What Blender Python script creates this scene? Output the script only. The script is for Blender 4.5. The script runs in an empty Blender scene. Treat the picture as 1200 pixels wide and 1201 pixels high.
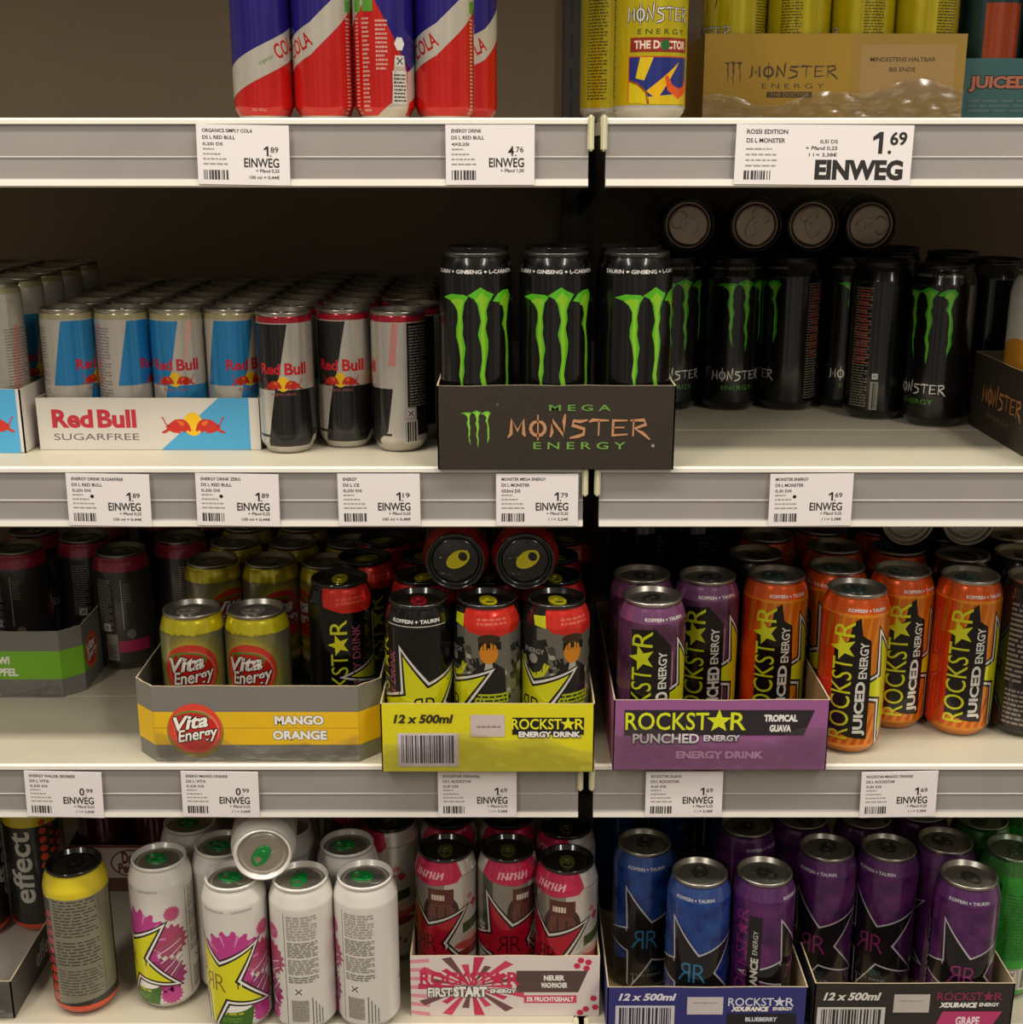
import bpy, bmesh, math, random
from mathutils import Vector, Matrix
from mathutils.geometry import tessellate_polygon
PI = math.pi
C = bpy.context.scene.collection
# ------------------------------------------------------------ camera, light, exposure
EYE = 1.50; DIST = 1.141; FPX = 1493.0; PITCH = math.radians(15.87)
CP, SP = math.cos(PITCH), math.sin(PITCH)
cd = bpy.data.cameras.new('camera'); cam = bpy.data.objects.new('camera', cd); C.objects.link(cam)
cam.location = (0, -DIST, EYE); cam.rotation_euler = (PI/2 - PITCH, 0, 0)
cd.sensor_width = 36; cd.sensor_fit = 'HORIZONTAL'; cd.lens = FPX/1200*36
bpy.context.scene.camera = cam
world = bpy.data.worlds.new('store'); bpy.context.scene.world = world; world.use_nodes = True
wt = world.node_tree; wn = wt.nodes['Background']
wtc = wt.nodes.new('ShaderNodeTexCoord'); wmp = wt.nodes.new('ShaderNodeMapping'); wmp.inputs['Scale'].default_value = (2.6, 2.6, .5)
wnz = wt.nodes.new('ShaderNodeTexNoise'); wnz.inputs['Scale'].default_value = 2.2; wnz.inputs['Detail'].default_value = 3
wrp = wt.nodes.new('ShaderNodeValToRGB'); e_ = wrp.color_ramp.elements           # the rest of the store: dim shelves and brighter gaps
e_[0].position = .38; e_[0].color = (.16, .125, .095, 1); e_[1].position = .62; e_[1].color = (1.0, .88, .74, 1)
wt.links.new(wtc.outputs['Generated'], wmp.inputs[0]); wt.links.new(wmp.outputs[0], wnz.inputs['Vector'])
wt.links.new(wnz.outputs['Fac'], wrp.inputs[0]); wt.links.new(wrp.outputs[0], wn.inputs[0]); wn.inputs[1].default_value = .60
def area(name, loc, rot, sx, sy, power, col):
    l = bpy.data.lights.new(name, 'AREA'); l.shape = 'RECTANGLE'; l.size = sx; l.size_y = sy
    l.energy = power; l.color = col
    o = bpy.data.objects.new(name, l); o.location = loc; o.rotation_euler = rot; C.objects.link(o)
area('ceiling_light_row', (0, -.52, 3.0), (0, 0, 0), 5.0, .16, 92, (1, .92, .82))
for sx in (-1, 1):
    area('aisle_lamp', (sx*1.25, -1.7, 2.9), (math.radians(38), 0, 0), .20, 1.6, 34, (1, .93, .84))
vs = bpy.context.scene.view_settings
vs.view_transform = 'Standard'; vs.look = 'None'; vs.gamma = 1; vs.use_curve_mapping = False
vs.exposure = -.32
SH = {0: 1.945, 1: 1.525, 2: 1.219, 3: .918, 4: .617}          # shelf surfaces
WALL = .50
def ray_y(py, z):                                     # depth behind the shelf front of a picture row on a level plane
    t = (py-600)/FPX; h = EYE - z
    return h*(CP - t*SP)/(SP + t*CP) - DIST
def px_x(px, Y, z):
    return (px-600)*((DIST+Y)*CP + (EYE-z)*SP)/FPX

# ------------------------------------------------------------ materials
MATS = {}
def lin(h):
    h = h.lstrip('#'); h = ''.join(c*2 for c in h) if len(h) == 3 else h; v = [int(h[i:i+2], 16)/255 for i in (0, 2, 4)]
    return tuple(c/12.92 if c <= .04045 else ((c+.055)/1.055)**2.4 for c in v) + (1,)
FIN = {'can': (.45, .23, 0, 0), 'canmatte': (.15, .36, 0, 0), 'alu': (.92, .30, 0, 0), 'paper': (0, .62, .0, 0), 'card': (0, .58, .12, 160),
       'plastic': (0, .38, .04, 60), 'steel': (.0, .45, .05, 40), 'wall': (0, .8, .12, 260), 'gloss': (.1, .16, 0, 0)}
def mat(h, fin='can'):
    k = h+fin
    if k in MATS: return MATS[k]
    m = bpy.data.materials.new('%s_%s' % (fin, h.lstrip('#'))); m.use_nodes = True
    nt = m.node_tree; b = nt.nodes['Principled BSDF']
    me, ro, bump, sc = FIN[fin]
    b.inputs['Metallic'].default_value = me
    if fin in ('can', 'canmatte', 'gloss'): b.inputs['Coat Weight'].default_value = .55; b.inputs['Coat Roughness'].default_value = .09
    tc = nt.nodes.new('ShaderNodeTexCoord'); nz = nt.nodes.new('ShaderNodeTexNoise')
    nz.inputs['Scale'].default_value = sc or 35; nz.inputs['Detail'].default_value = 3
    nt.links.new(tc.outputs['Object'], nz.inputs['Vector'])
    mr = nt.nodes.new('ShaderNodeMapRange')
    mr.inputs['To Min'].default_value = max(.05, ro-.07); mr.inputs['To Max'].default_value = ro+.09
    nt.links.new(nz.outputs['Fac'], mr.inputs['Value']); nt.links.new(mr.outputs['Result'], b.inputs['Roughness'])
    if h == '#vita':                                  # printed glow: grey brown to gold around the oval
        sp = nt.nodes.new('ShaderNodeVectorMath'); sp.operation = 'MULTIPLY'; sp.inputs[1].default_value = (22, 0, 15)
        off = nt.nodes.new('ShaderNodeVectorMath'); off.operation = 'SUBTRACT'; off.inputs[1].default_value = (0, 0, 1.2)
        ln = nt.nodes.new('ShaderNodeVectorMath'); ln.operation = 'LENGTH'
        rp = nt.nodes.new('ShaderNodeValToRGB')
        nt.links.new(tc.outputs['Object'], sp.inputs[0]); nt.links.new(sp.outputs[0], off.inputs[0]); nt.links.new(off.outputs[0], ln.inputs[0])
        nt.links.new(ln.outputs['Value'], rp.inputs[0]); e = rp.color_ramp.elements
        e[0].position = .40; e[0].color = lin('#d9c318'); e[1].position = .86; e[1].color = lin('#6e685c')
        x = e.new(.62); x.color = lin('#8f8a48')
        nt.links.new(rp.outputs[0], b.inputs['Base Color'])
    elif h.startswith('~'):                           # mottled metallic print
        a, c2 = h[1:].split('~'); nz2 = nt.nodes.new('ShaderNodeTexNoise'); nz2.inputs['Scale'].default_value = 45
        nz2.inputs['Detail'].default_value = 6; rp = nt.nodes.new('ShaderNodeValToRGB'); e = rp.color_ramp.elements
        e[0].position = .36; e[0].color = lin(a); e[1].position = .66; e[1].color = lin(c2)
        nt.links.new(tc.outputs['Object'], nz2.inputs['Vector']); nt.links.new(nz2.outputs['Fac'], rp.inputs[0])
        nt.links.new(rp.outputs[0], b.inputs['Base Color'])
    elif bump:
        c = lin(h); mx = nt.nodes.new('ShaderNodeMix'); mx.data_type = 'RGBA'
        n3 = nt.nodes.new('ShaderNodeTexNoise'); n3.inputs['Scale'].default_value = 9 if fin != 'wall' else 5; n3.inputs['Detail'].default_value = 6
        nt.links.new(tc.outputs['Object'], n3.inputs['Vector'])
        mx.inputs[6].default_value = tuple(v*.86 for v in c[:3])+(1,); mx.inputs[7].default_value = tuple(min(1, v*1.12) for v in c[:3])+(1,)
        nt.links.new(n3.outputs['Fac'], mx.inputs[0]); nt.links.new(mx.outputs[2], b.inputs['Base Color'])
        bp = nt.nodes.new('ShaderNodeBump'); bp.inputs['Strength'].default_value = bump; bp.inputs['Distance'].default_value = .002
        nt.links.new(nz.outputs['Fac'], bp.inputs['Height']); nt.links.new(bp.outputs[0], b.inputs['Normal'])
    else: b.inputs['Base Color'].default_value = lin(h)
    MATS[k] = m; return m
def film_mat():
    if 'film' in MATS: return MATS['film']
    m = bpy.data.materials.new('clear_film'); m.use_nodes = True; nt = m.node_tree; nt.nodes.clear()
    o = nt.nodes.new('ShaderNodeOutputMaterial'); mx = nt.nodes.new('ShaderNodeMixShader'); t = nt.nodes.new('ShaderNodeBsdfTransparent')
    g = nt.nodes.new('ShaderNodeBsdfGlossy'); g.inputs['Roughness'].default_value = .18
    lw = nt.nodes.new('ShaderNodeLayerWeight'); lw.inputs[0].default_value = .35
    mr = nt.nodes.new('ShaderNodeMapRange'); mr.inputs['To Min'].default_value = .08; mr.inputs['To Max'].default_value = .6
    nt.links.new(lw.outputs['Fresnel'], mr.inputs['Value']); nt.links.new(mr.outputs[0], mx.inputs[0])
    nt.links.new(t.outputs[0], mx.inputs[1]); nt.links.new(g.outputs[0], mx.inputs[2]); nt.links.new(mx.outputs[0], o.inputs[0])
    MATS['film'] = m; return m

# ------------------------------------------------------------ object helpers
def tag(o, label, cat, group=None, kind=None):
    o['label'] = label; o['category'] = cat
    if group: o['group'] = group
    if kind: o['kind'] = kind
    return o
def empty(name, loc=(0, 0, 0)):
    o = bpy.data.objects.new(name, None); o.location = loc; o.empty_display_size = .02; C.objects.link(o); return o
def mesh_obj(name, me, parent=None, loc=(0, 0, 0)):
    o = bpy.data.objects.new(name, me); o.location = loc; C.objects.link(o)
    if parent: o.parent = parent
    return o
def bm_obj(name, bm, mats, parent=None, loc=(0, 0, 0), smooth=False):
    me = bpy.data.meshes.new(name); bm.to_mesh(me); bm.free()
    for m in mats: me.materials.append(m)
    if smooth:
        for p in me.polygons: p.use_smooth = True
    return mesh_obj(name, me, parent, loc)
def box(bm, x0, x1, y0, y1, z0, z1, mi=0, bev=0):
    v = [bm.verts.new(p) for p in ((x0, y0, z0), (x1, y0, z0), (x1, y1, z0), (x0, y1, z0), (x0, y0, z1), (x1, y0, z1), (x1, y1, z1), (x0, y1, z1))]
    fs = []
    for f in ((0, 3, 2, 1), (4, 5, 6, 7), (0, 1, 5, 4), (1, 2, 6, 5), (2, 3, 7, 6), (3, 0, 4, 7)):
        q = bm.faces.new([v[i] for i in f]); q.material_index = mi; fs.append(q)
    if bev:
        bmesh.ops.bevel(bm, geom=list({e for f in fs for e in f.edges}), offset=bev, segments=2, affect='EDGES')
    return fs

# ------------------------------------------------------------ flat artwork (millimetres) that is printed on cans, trays and labels
TXT = {}
def text_mesh(s, bold, shear):
    k = (s, bold, shear)
    if k not in TXT:
        c = bpy.data.curves.new('t', 'FONT'); c.body = s; c.offset = bold; c.shear = shear; c.resolution_u = 3
        o = bpy.data.objects.new('t', c); m = bpy.data.meshes.new_from_object(o)
        vs_ = [(v.co.x, v.co.y) for v in m.vertices]; fs = [tuple(p.vertices) for p in m.polygons]
        bpy.data.objects.remove(o); bpy.data.curves.remove(c); bpy.data.meshes.remove(m)
        xs = [v[0] for v in vs_]; ys = [v[1] for v in vs_]; x0, y0 = min(xs), min(ys)
        w, h = max(xs)-x0, max(ys)-y0
        TXT[k] = ([((x-x0)/w, (y-y0)/h) for x, y in vs_], fs, w/h)
    return TXT[k]
class Art:
    def __init__(s): s.it = []
    def raw(s, vs_, fs, m, L=1): s.it.append((vs_, fs, m, L)); return s
    def poly(s, pts, m, L=1):
        tr = tessellate_polygon([[Vector((x, y, 0)) for x, y in pts]]); return s.raw(list(pts), [tuple(t) for t in tr], m, L)
    def rect(s, x0, y0, x1, y1, m, L=1): return s.raw([(x0, y0), (x1, y0), (x1, y1), (x0, y1)], [(0, 1, 2, 3)], m, L)
    def ell(s, cx, cy, rx, ry, m, L=1, n=28, rot=0):
        c, d = math.cos(rot), math.sin(rot); P = []
        for i in range(n):
            x, y = rx*math.cos(2*PI*i/n), ry*math.sin(2*PI*i/n); P.append((cx+x*c-y*d, cy+x*d+y*c))
        return s.raw(P, [tuple(range(n))], m, L)
    def stroke(s, pts, w, m, L=1):
        n = len(pts); ws = w if isinstance(w, (list, tuple)) else [w]*n
        vs_ = []
        for i, (x, y) in enumerate(pts):
            a = pts[max(0, i-1)]; b = pts[min(n-1, i+1)]; dx, dy = b[0]-a[0], b[1]-a[1]; l = math.hypot(dx, dy) or 1
            vs_ += [(x-dy/l*ws[i]/2, y+dx/l*ws[i]/2), (x+dy/l*ws[i]/2, y-dx/l*ws[i]/2)]
        return s.raw(vs_, [(2*i, 2*i+1, 2*i+3, 2*i+2) for i in range(n-1)], m, L)
    def text(s, t, cx, cy, h, m, L=2, w=None, bold=0.0, shear=0.0, mirror=False, al='C', out=None, ow=.6):
        v, f, asp = text_mesh(t, bold, shear); w = w or h*asp
        ox = {'C': cx-w/2, 'L': cx, 'R': cx-w}[al]
        P = [(ox+(1-x if mirror else x)*w, cy-h/2+y*h) for x, y in v]
        if out:
            for dx, dy in ((ow, 0), (-ow, 0), (0, ow), (0, -ow), (ow*.7, ow*.7), (-ow*.7, -ow*.7), (ow*.7, -ow*.7), (-ow*.7, ow*.7)):
                s.raw([(x+dx, y+dy) for x, y in P], f, out, L-.5)
        return s.raw(P, f, m, L)
    def star(s, cx, cy, R, m, L=1, k=.42, rot=20):
        return s.poly([(cx+(R if i % 2 == 0 else R*k)*math.cos(math.radians(90+rot+36*i)), cy+(R if i % 2 == 0 else R*k)*math.sin(math.radians(90+rot+36*i))) for i in range(10)], m, L)
    def add(s, o, dx=0, dy=0, rot=0, sc=1, dL=0, mirror=False):
        c, d = math.cos(math.radians(rot))*sc, math.sin(math.radians(rot))*sc
        for v, f, m, L in o.it:
            s.it.append(([(dx+(-x if mirror else x)*c-y*d, dy+(-x if mirror else x)*d+y*c) for x, y in v], f, m, L+dL))
        return s
    def bars(s, x0, y0, x1, y1, n, m, L=2, seed=1, fill=.5, gap=.12):
        r = random.Random(seed); p = (y1-y0)/n
        for i in range(n):
            y = y1-(i+.5)*p; x = x0; end = x1-(r.random()*.25*(x1-x0) if i % 3 == 2 else 0)
            while x < end:
                w = r.uniform(.08, .3)*(x1-x0); s.rect(x, y-p*fill/2, min(x+w, end), y+p*fill/2, m, L); x += w+gap*(x1-x0)*.35
        return s
    def code(s, x0, y0, x1, y1, m='#1c1a18', bg=None, L=2, seed=3, n=26):
        r = random.Random(seed)
        if bg: s.rect(x0-(x1-x0)*.07, y0-(y1-y0)*.12, x1+(x1-x0)*.07, y1+(y1-y0)*.08, bg, L-.5)
        x = x0; u = (x1-x0)/(n*2.1)
        while x < x1-u:
            w = u*r.choice((1, 1, 2, 2, 3)); s.rect(x, y0, min(x+w, x1), y1, m, L); x += w+u*r.choice((1, 1, 2))
        return s
def build_art(art, put, fin, mats, bm, cuts_x=(), cuts_y=()):
    """put(x, y, layer) -> 3-D point; appends the artwork to bm, slots to mats"""
    t = bmesh.new()
    for v, f, m, L in art.it:
        M = m if not isinstance(m, str) else mat(m, fin)
        if M not in mats: mats.append(M)
        mi = mats.index(M); vv = [t.verts.new((x, y, L)) for x, y in v]
        for q in f:
            try: t.faces.new([vv[i] for i in q]).material_index = mi
            except ValueError: pass
    for x in cuts_x:
        g = t.verts[:]+t.edges[:]+t.faces[:]; bmesh.ops.bisect_plane(t, geom=g, dist=1e-5, plane_co=(x, 0, 0), plane_no=(1, 0, 0))
    for y in cuts_y:
        g = t.verts[:]+t.edges[:]+t.faces[:]; bmesh.ops.bisect_plane(t, geom=g, dist=1e-5, plane_co=(0, y, 0), plane_no=(0, 1, 0))
    mp = {}
    for v in t.verts: mp[v] = bm.verts.new(put(v.co.x, v.co.y, v.co.z))
    for f in t.faces:
        try: q = bm.faces.new([mp[v] for v in f.verts]); q.material_index = f.material_index
        except ValueError: pass
    t.free()

# ------------------------------------------------------------ lettering and marks
def claw_mark(col, col2=None, L=1):
    """three torn claw strokes, about 66 mm wide, from y 0 to 100"""
    raws = [[(78, 308), (110, 290), (165, 293), (182, 300), (165, 320), (160, 370), (166, 400), (163, 430), (175, 480), (164, 520), (168, 560), (158, 590), (160, 620), (166, 660), (172, 705), (158, 665), (150, 640), (146, 605), (135, 570), (145, 520), (132, 470), (122, 440), (122, 410), (131, 380), (130, 350), (122, 330), (104, 316)],
            [(178, 295), (215, 280), (235, 266), (262, 278), (290, 293), (270, 318), (266, 350), (270, 380), (262, 410), (275, 450), (272, 490), (262, 530), (256, 570), (265, 620), (262, 670), (250, 733), (243, 700), (240, 680), (246, 640), (232, 600), (225, 575), (236, 520), (230, 470), (215, 430), (230, 385), (222, 330), (207, 305)],
            [(285, 318), (305, 296), (325, 284), (345, 280), (353, 300), (350, 340), (343, 400), (348, 460), (350, 520), (348, 560), (350, 600), (345, 640), (338, 675), (336, 640), (340, 600), (336, 540), (338, 480), (332, 430), (320, 400), (328, 360), (322, 325)]]
    a = Art()
    for r in raws:
        P = []
        for x, y in r:
            ys = [(r[k], r[(k+1) % len(r)]) for k in range(len(r))]
            xs = [p[0]+(q[0]-p[0])*(y-p[1])/(q[1]-p[1]) for p, q in ys if (p[1]-y)*(q[1]-y) <= 0 and p[1] != q[1]]
            m = (min(xs)+max(xs))/2 if y > 335 else x
            x = m+(x-m)*.70; u = max(-.985, min(.985, (x-208)/150)); P.append((33*math.asin(u), (733-y)/4.67+(random.Random(int(x*7+y)).uniform(-.8, .8))))
        a.poly(P, col, L)
        if col2:
            cx = sum(p[0] for p in P)/len(P)
            a.poly([(cx+(p[0]-cx)*.5, p[1]*.93+3.5) for p in P], col2, L+1)
    return a
def torn_word(word, W, H, m, wt=.15, L=2, out=None):
    G = {'M': [[(-.1, -.12), (.1, .1), (.14, 1), (.5, .3), (.86, 1), (.88, .1), (.98, -.05)]],
         'O': [[(.5+.45*math.cos(t*PI/6+PI/2), .45+.45*math.sin(t*PI/6+PI/2)) for t in range(13)], [(.5, 1.3), (.5, -.3)]],
         'N': [[(.02, -.1), (.12, .2), (.1, 1), (.85, 0), (.85, .9), (.92, 1.35)]],
         'S': [[(1.05, .98), (.6, .88), (.2, .93), (.12, .65), (.85, .42), (.8, .08), (.45, -.05), (-.05, -.15)]],
         'T': [[(-.12, .85), (.1, .98), (1.1, .95)], [(.5, .95), (.48, 0)]],
         'E': [[(1., .95), (.12, .95), (.1, .02), (1.02, .08)], [(.12, .5), (.82, .52)]],
         'R': [[(.1, -.05), (.12, .98)], [(-.1, .95), (.75, .98), (.88, .7), (.2, .45), (.7, .15), (1.15, -.25)]]}
    a = Art(); n = len(word); cw = W/n
    for i, ch in enumerate(word):
        for st in G[ch]:
            P = [(-W/2+(i+.1+.8*x)*cw, y*H) for x, y in st]
            w = [wt*H*(1.1 if 0 < j < len(P)-1 else .5) for j in range(len(P))]
            if out: a.stroke(P, [q+wt*H*.9 for q in w], out, L-.5)
            a.stroke(P, w, m, L)
    return a
def rock_word(W, H, m, back=None, star_m=None, L=3, bold=0.0):
    a = Art()
    if back:
        a.rect(-W/2-H*.12, -H*.62, W/2+H*.12, H*.62, back, L-1)
    a.text('ROCKST', -W/2, 0, H, m, L, w=W*.69, al='L', bold=bold)
    a.star(-W/2+W*.775, 0, H*.68, star_m or m, L, rot=0)
    a.text('R', W/2, 0, H, m, L, w=W*.13, al='R', bold=bold)
    return a
def rr(H, m, L=4):
    return Art().text('R', -H*.36, 0, H, m, L, w=H*.6, mirror=True, bold=-.01).text('R', H*.36, 0, H, m, L, w=H*.6, bold=-.01)
def big_star(cx, cy, R, fill, L=2, edge='#e8e6e0', dark='#141210', rot=20, thin=False, k=.4):
    a = Art()
    if thin:
        a.star(cx, cy, 68, edge, L, .37, rot); a.star(cx, cy, 63.5, fill, L+.5, .36, rot)
        return a
    a.star(cx, cy, 70, dark, L, .40, rot); a.star(cx, cy, 66, edge, L+.5, .385, rot); a.star(cx, cy, 60, dark, L+1, .37, rot); a.star(cx, cy, 54, fill, L+1.5, .355, rot)
    return a
def bulls(sc=1, L=2, red='#c62a1a', sun='#f0c010'):
    P = [(715, 748), (735, 728), (760, 713), (800, 710), (825, 722), (840, 745), (850, 776), (842, 786), (828, 776), (812, 790), (800, 782), (780, 784), (792, 796), (770, 792), (745, 790), (722, 778), (700, 792), (680, 794), (676, 786), (704, 772), (708, 760), (698, 752)]
    b = Art().ell(0, 2, 13.5, 17, sun, L)
    half = Art().poly([((x-862)/4.1, (748-y)/4.1) for x, y in P], red, L+1).stroke([((x-862)/4.1, (748-y)/4.1) for x, y in ((722, 752), (700, 735), (696, 715), (680, 702), (692, 699))], 1.6, red, L+1)
    half.poly([((x-862)/4.1, (748-y)/4.1) for x, y in ((770, 720), (800, 722), (815, 740), (800, 752), (785, 745))], '#e0691c', L+1.5)
    b.add(half); b.add(half, mirror=True)
    a = Art(); a.add(b, sc=sc); return a
def vita_logo(R, L=2, green='#5c8a2a'):
    a = Art(); a.ell(0, -R*.12, R*1.06, R*1.08, '#8a7a2c', L-.4).ell(0, 0, R, R, '#d8402c', L).ell(R*.05, -R*.08, R*.84, R*.82, '#e07860', L+.4).ell(R*.04, -R*.12, R*.80, R*.78, '#c02018', L+.8)
    a.ell(-R*.1, R*.38, R*.7, R*.34, green, L+.9).ell(-R*.1, R*.30, R*.7, R*.34, '#c02018', L+1)
    w = Art().text('Vita', -R*.1, R*.28, R*.56, '#f4efe2', L+2.5, w=R*1.25, bold=.03, shear=.35, out='#4a1510', ow=R*.04)
    w.text('Energy', R*.04, -R*.30, R*.62, '#f4efe2', L+2.5, w=R*1.55, bold=.02, shear=.3, out='#4a1510', ow=R*.04)
    a.add(w, rot=9); return a
def one(a, xr, y, h, m, L=1):
    t = h*.20; return a.poly([(xr-t, y-h/2), (xr, y-h/2), (xr, y+h/2), (xr-t*.9, y+h/2), (xr-h*.48, y+h*.27), (xr-h*.48, y+h*.08), (xr-t, y+h*.22)], m, L)
def recycle(a, x, y, s, L=2, m='#1a1816', bg='#d8d4cc'):
    a.rect(x-s/2, y-s/2, x+s/2, y+s/2, bg, L)
    a.stroke([(x-s*.3, y+s*.3), (x, y-s*.02), (x+s*.3, y+s*.3)], s*.13, m, L+.5); a.stroke([(x-s*.3, y-s*.3), (x, y+s*.02), (x+s*.3, y-s*.3)], s*.13, m, L+.5)
    return a

# ------------------------------------------------------------ the cans
SEG = 64
def make_can(design, R, H, base, art, neckR=None, neck=None, neck_z=None, finish='can', lid='#b8b2a6', tab='#b8b2a6', lid_fin='alu', rim=None, foot='#b0aaa0', screw=False, rim_fin=None):
    """prototype data of one kind of can: body, lid and tab meshes built once"""
    nr = neckR or R-.0055; sh = .019 if R-nr > .003 else .010
    prof = [(R*.70, .0018), (R*.76, 0), (R*.80, .0012), (R-.0015, .0075), (R, .0115), (R, H-sh-.004), (R-.0004, H-sh), (R-(R-nr)*.45, H-sh*.58), (nr+.0008, H-.0065), (nr-.0002, H-.004)]
    bm = bmesh.new(); mats = [mat(base, finish), mat(foot, 'alu'), mat(neck or base, finish)]
    if neck_z is None: neck_z = H-sh
    rows = []
    P2 = prof[:4] + [(R, .0115)]
    if R == R and neck_z < H-sh-.004: P2 += [(R, neck_z)]
    P2 += prof[5:]
    for r, z in P2:
        rows.append([bm.verts.new((r*math.sin(2*PI*i/SEG), -r*math.cos(2*PI*i/SEG), z)) for i in range(SEG)])
    for k in range(len(rows)-1):
        zm = (P2[k][1]+P2[k+1][1])/2; mi = 1 if zm < .004 else (2 if zm > neck_z-1e-6 else 0)
        for i in range(SEG):
            bm.faces.new((rows[k][i], rows[k][(i+1) % SEG], rows[k+1][(i+1) % SEG], rows[k+1][i])).material_index = mi
    c = bm.verts.new((0, 0, .009))
    for i in range(SEG): bm.faces.new((c, rows[0][(i+1) % SEG], rows[0][i])).material_index = 1
    def rad(z):
        for (r0, z0), (r1, z1) in zip(prof[1:], prof[2:]):
            if z0 <= z <= z1: return r0+(r1-r0)*(z-z0)/max(1e-9, z1-z0), (r1-r0)/max(1e-9, z1-z0)
        return (prof[-1][0], 0) if z > prof[-1][1] else (prof[1][0], 0)
    mm = R*1000; step = 2*PI*mm/SEG
    def put(x, y, L):
        r, _ = rad(y/1000); r += .00007+.00005*L; a = x/mm
        return (r*math.sin(a), -r*math.cos(a), y/1000)
    n0 = len(bm.verts)
    build_art(art, put, finish, mats, bm, [step*k for k in range(-SEG//2, SEG//2+1)], [p[1]*1000 for p in prof[2:]])
    bm.normal_update()
    flip = [f for f in bm.faces if f.normal.dot(Vector((f.calc_center_median().x, f.calc_center_median().y, 0))) < -1e-7 and f.calc_center_median().xy.length > .001]
    bmesh.ops.reverse_faces(bm, faces=flip)
    me = bpy.data.meshes.new(design+'_body'); bm.to_mesh(me); bm.free()
    for m in mats: me.materials.append(m)
    for p in me.polygons: p.use_smooth = True
    nrm = []
    for v in me.vertices:
        r, s = rad(v.co.z); d = Vector((v.co.x, v.co.y, 0))
        if d.length < .001: nrm.append((0, 0, -1)); continue
        d.normalize(); nrm.append(tuple(Vector((d.x, d.y, -max(-1.2, min(1.2, s)))).normalized()))
    me.normals_split_custom_set_from_vertices(nrm)
    # lid
    bm = bmesh.new(); lp = [(nr-.0002, H-.0042), (nr+.0009, H-.0038), (nr+.0011, H-.0012), (nr+.0006, H-.0002), (nr-.0004, H), (nr-.0012, H-.0006), (nr-.0022, H-.0058), (nr-.0034, H-.0066), (nr-.0046, H-.0060), (nr-.0054, H-.0046), (nr-.008, H-.0044), (.0001, H-.0044)]
    rows = [[bm.verts.new((r*math.sin(2*PI*i/40), -r*math.cos(2*PI*i/40), z)) for i in range(40)] for r, z in lp]
    for k in range(len(rows)-1):
        for i in range(40):
            bm.faces.new((rows[k][i], rows[k][(i+1) % 40], rows[k+1][(i+1) % 40], rows[k+1][i])).material_index = 1 if k < 6 else 0
    # score line of the opening, raised round the mouth
    for (cx, cy, rx, ry) in ((0, -.0115, .0105, .0085),):
        o1 = [bm.verts.new((cx+rx*math.cos(2*PI*i/24), cy+ry*math.sin(2*PI*i/24), H-.0043)) for i in range(24)]
        o2 = [bm.verts.new((cx+(rx-.0009)*math.cos(2*PI*i/24), cy+(ry-.0009)*math.sin(2*PI*i/24), H-.0037)) for i in range(24)]
        o3 = [bm.verts.new((cx+(rx-.0018)*math.cos(2*PI*i/24), cy+(ry-.0018)*math.sin(2*PI*i/24), H-.0043)) for i in range(24)]
        for i in range(24):
            bm.faces.new((o1[i], o1[(i+1) % 24], o2[(i+1) % 24], o2[i])); bm.faces.new((o2[i], o2[(i+1) % 24], o3[(i+1) % 24], o3[i]))
    if screw:
        box(bm, -.013, .013, -.017, -.002, H-.0044, H-.0025, 0, .001)
    lm = bpy.data.meshes.new(design+'_lid'); bm.to_mesh(lm); bm.free(); lm.materials.append(mat(lid, lid_fin)); lm.materials.append(mat(rim or lid, rim_fin or lid_fin))
    for p in lm.polygons: p.use_smooth = True
    # pull tab: oval ring with a finger hole, bridge and rivet
    bm = bmesh.new(); z0, z1 = H-.0040, H-.0026; n = 28
    def ring(rx, ry, cy, z): return [bm.verts.new((rx*math.cos(2*PI*i/n), cy+ry*math.sin(2*PI*i/n)*(1 if math.sin(2*PI*i/n) > 0 else 1), z)) for i in range(n)]
    a0, a1 = ring(.0082, .0125, .003, z0), ring(.0080, .0123, .003, z1); b1, b0 = ring(.0048, .0042, .0085, z1), ring(.0048, .0042, .0085, z0)
    for i in range(n):
        j = (i+1) % n
        bm.faces.new((a0[i], a0[j], a1[j], a1[i])); bm.faces.new((a1[i], a1[j], b1[j], b1[i])); bm.faces.new((b1[i], b1[j], b0[j], b0[i]))
    rv = [bm.verts.new((.0026*math.cos(2*PI*i/12), -.0015+.0026*math.sin(2*PI*i/12), z1+.0008)) for i in range(12)]
    rb = [bm.verts.new((.0030*math.cos(2*PI*i/12), -.0015+.0030*math.sin(2*PI*i/12), z1)) for i in range(12)]
    bm.faces.new(rv)
    for i in range(12): bm.faces.new((rb[i], rb[(i+1) % 12], rv[(i+1) % 12], rv[i]))
    tm = bpy.data.meshes.new(design+'_tab'); bm.to_mesh(tm); bm.free(); tm.materials.append(mat(tab, 'alu' if tab[1] in 'ab' else 'can'))
    return {'R': R, 'H': H, 'meshes': (('can_body', me), ('lid', lm), ('pull_tab', tm)), 'proto': None}
def link_can(d, mtx, tabrot=0):
    if d['proto'] is None:
        root = empty('drink_can'); d['proto'] = root
        for n, me in d['meshes']: mesh_obj(n, me, root)
    else:
        root = d['proto'].copy(); C.objects.link(root)
        for k in ('label', 'group'):
            if k in root: del root[k]
        for ch in d['proto'].children:
            c = ch.copy(); C.objects.link(c); c.parent = root
    root.matrix_world = mtx
    for c in root.children:
        if c.name.startswith('pull_tab') or c.name.startswith('lid'): c.rotation_euler = (0, 0, math.radians(tabrot))
    return root
PLACED = []
rng = random.Random(5)
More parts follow.
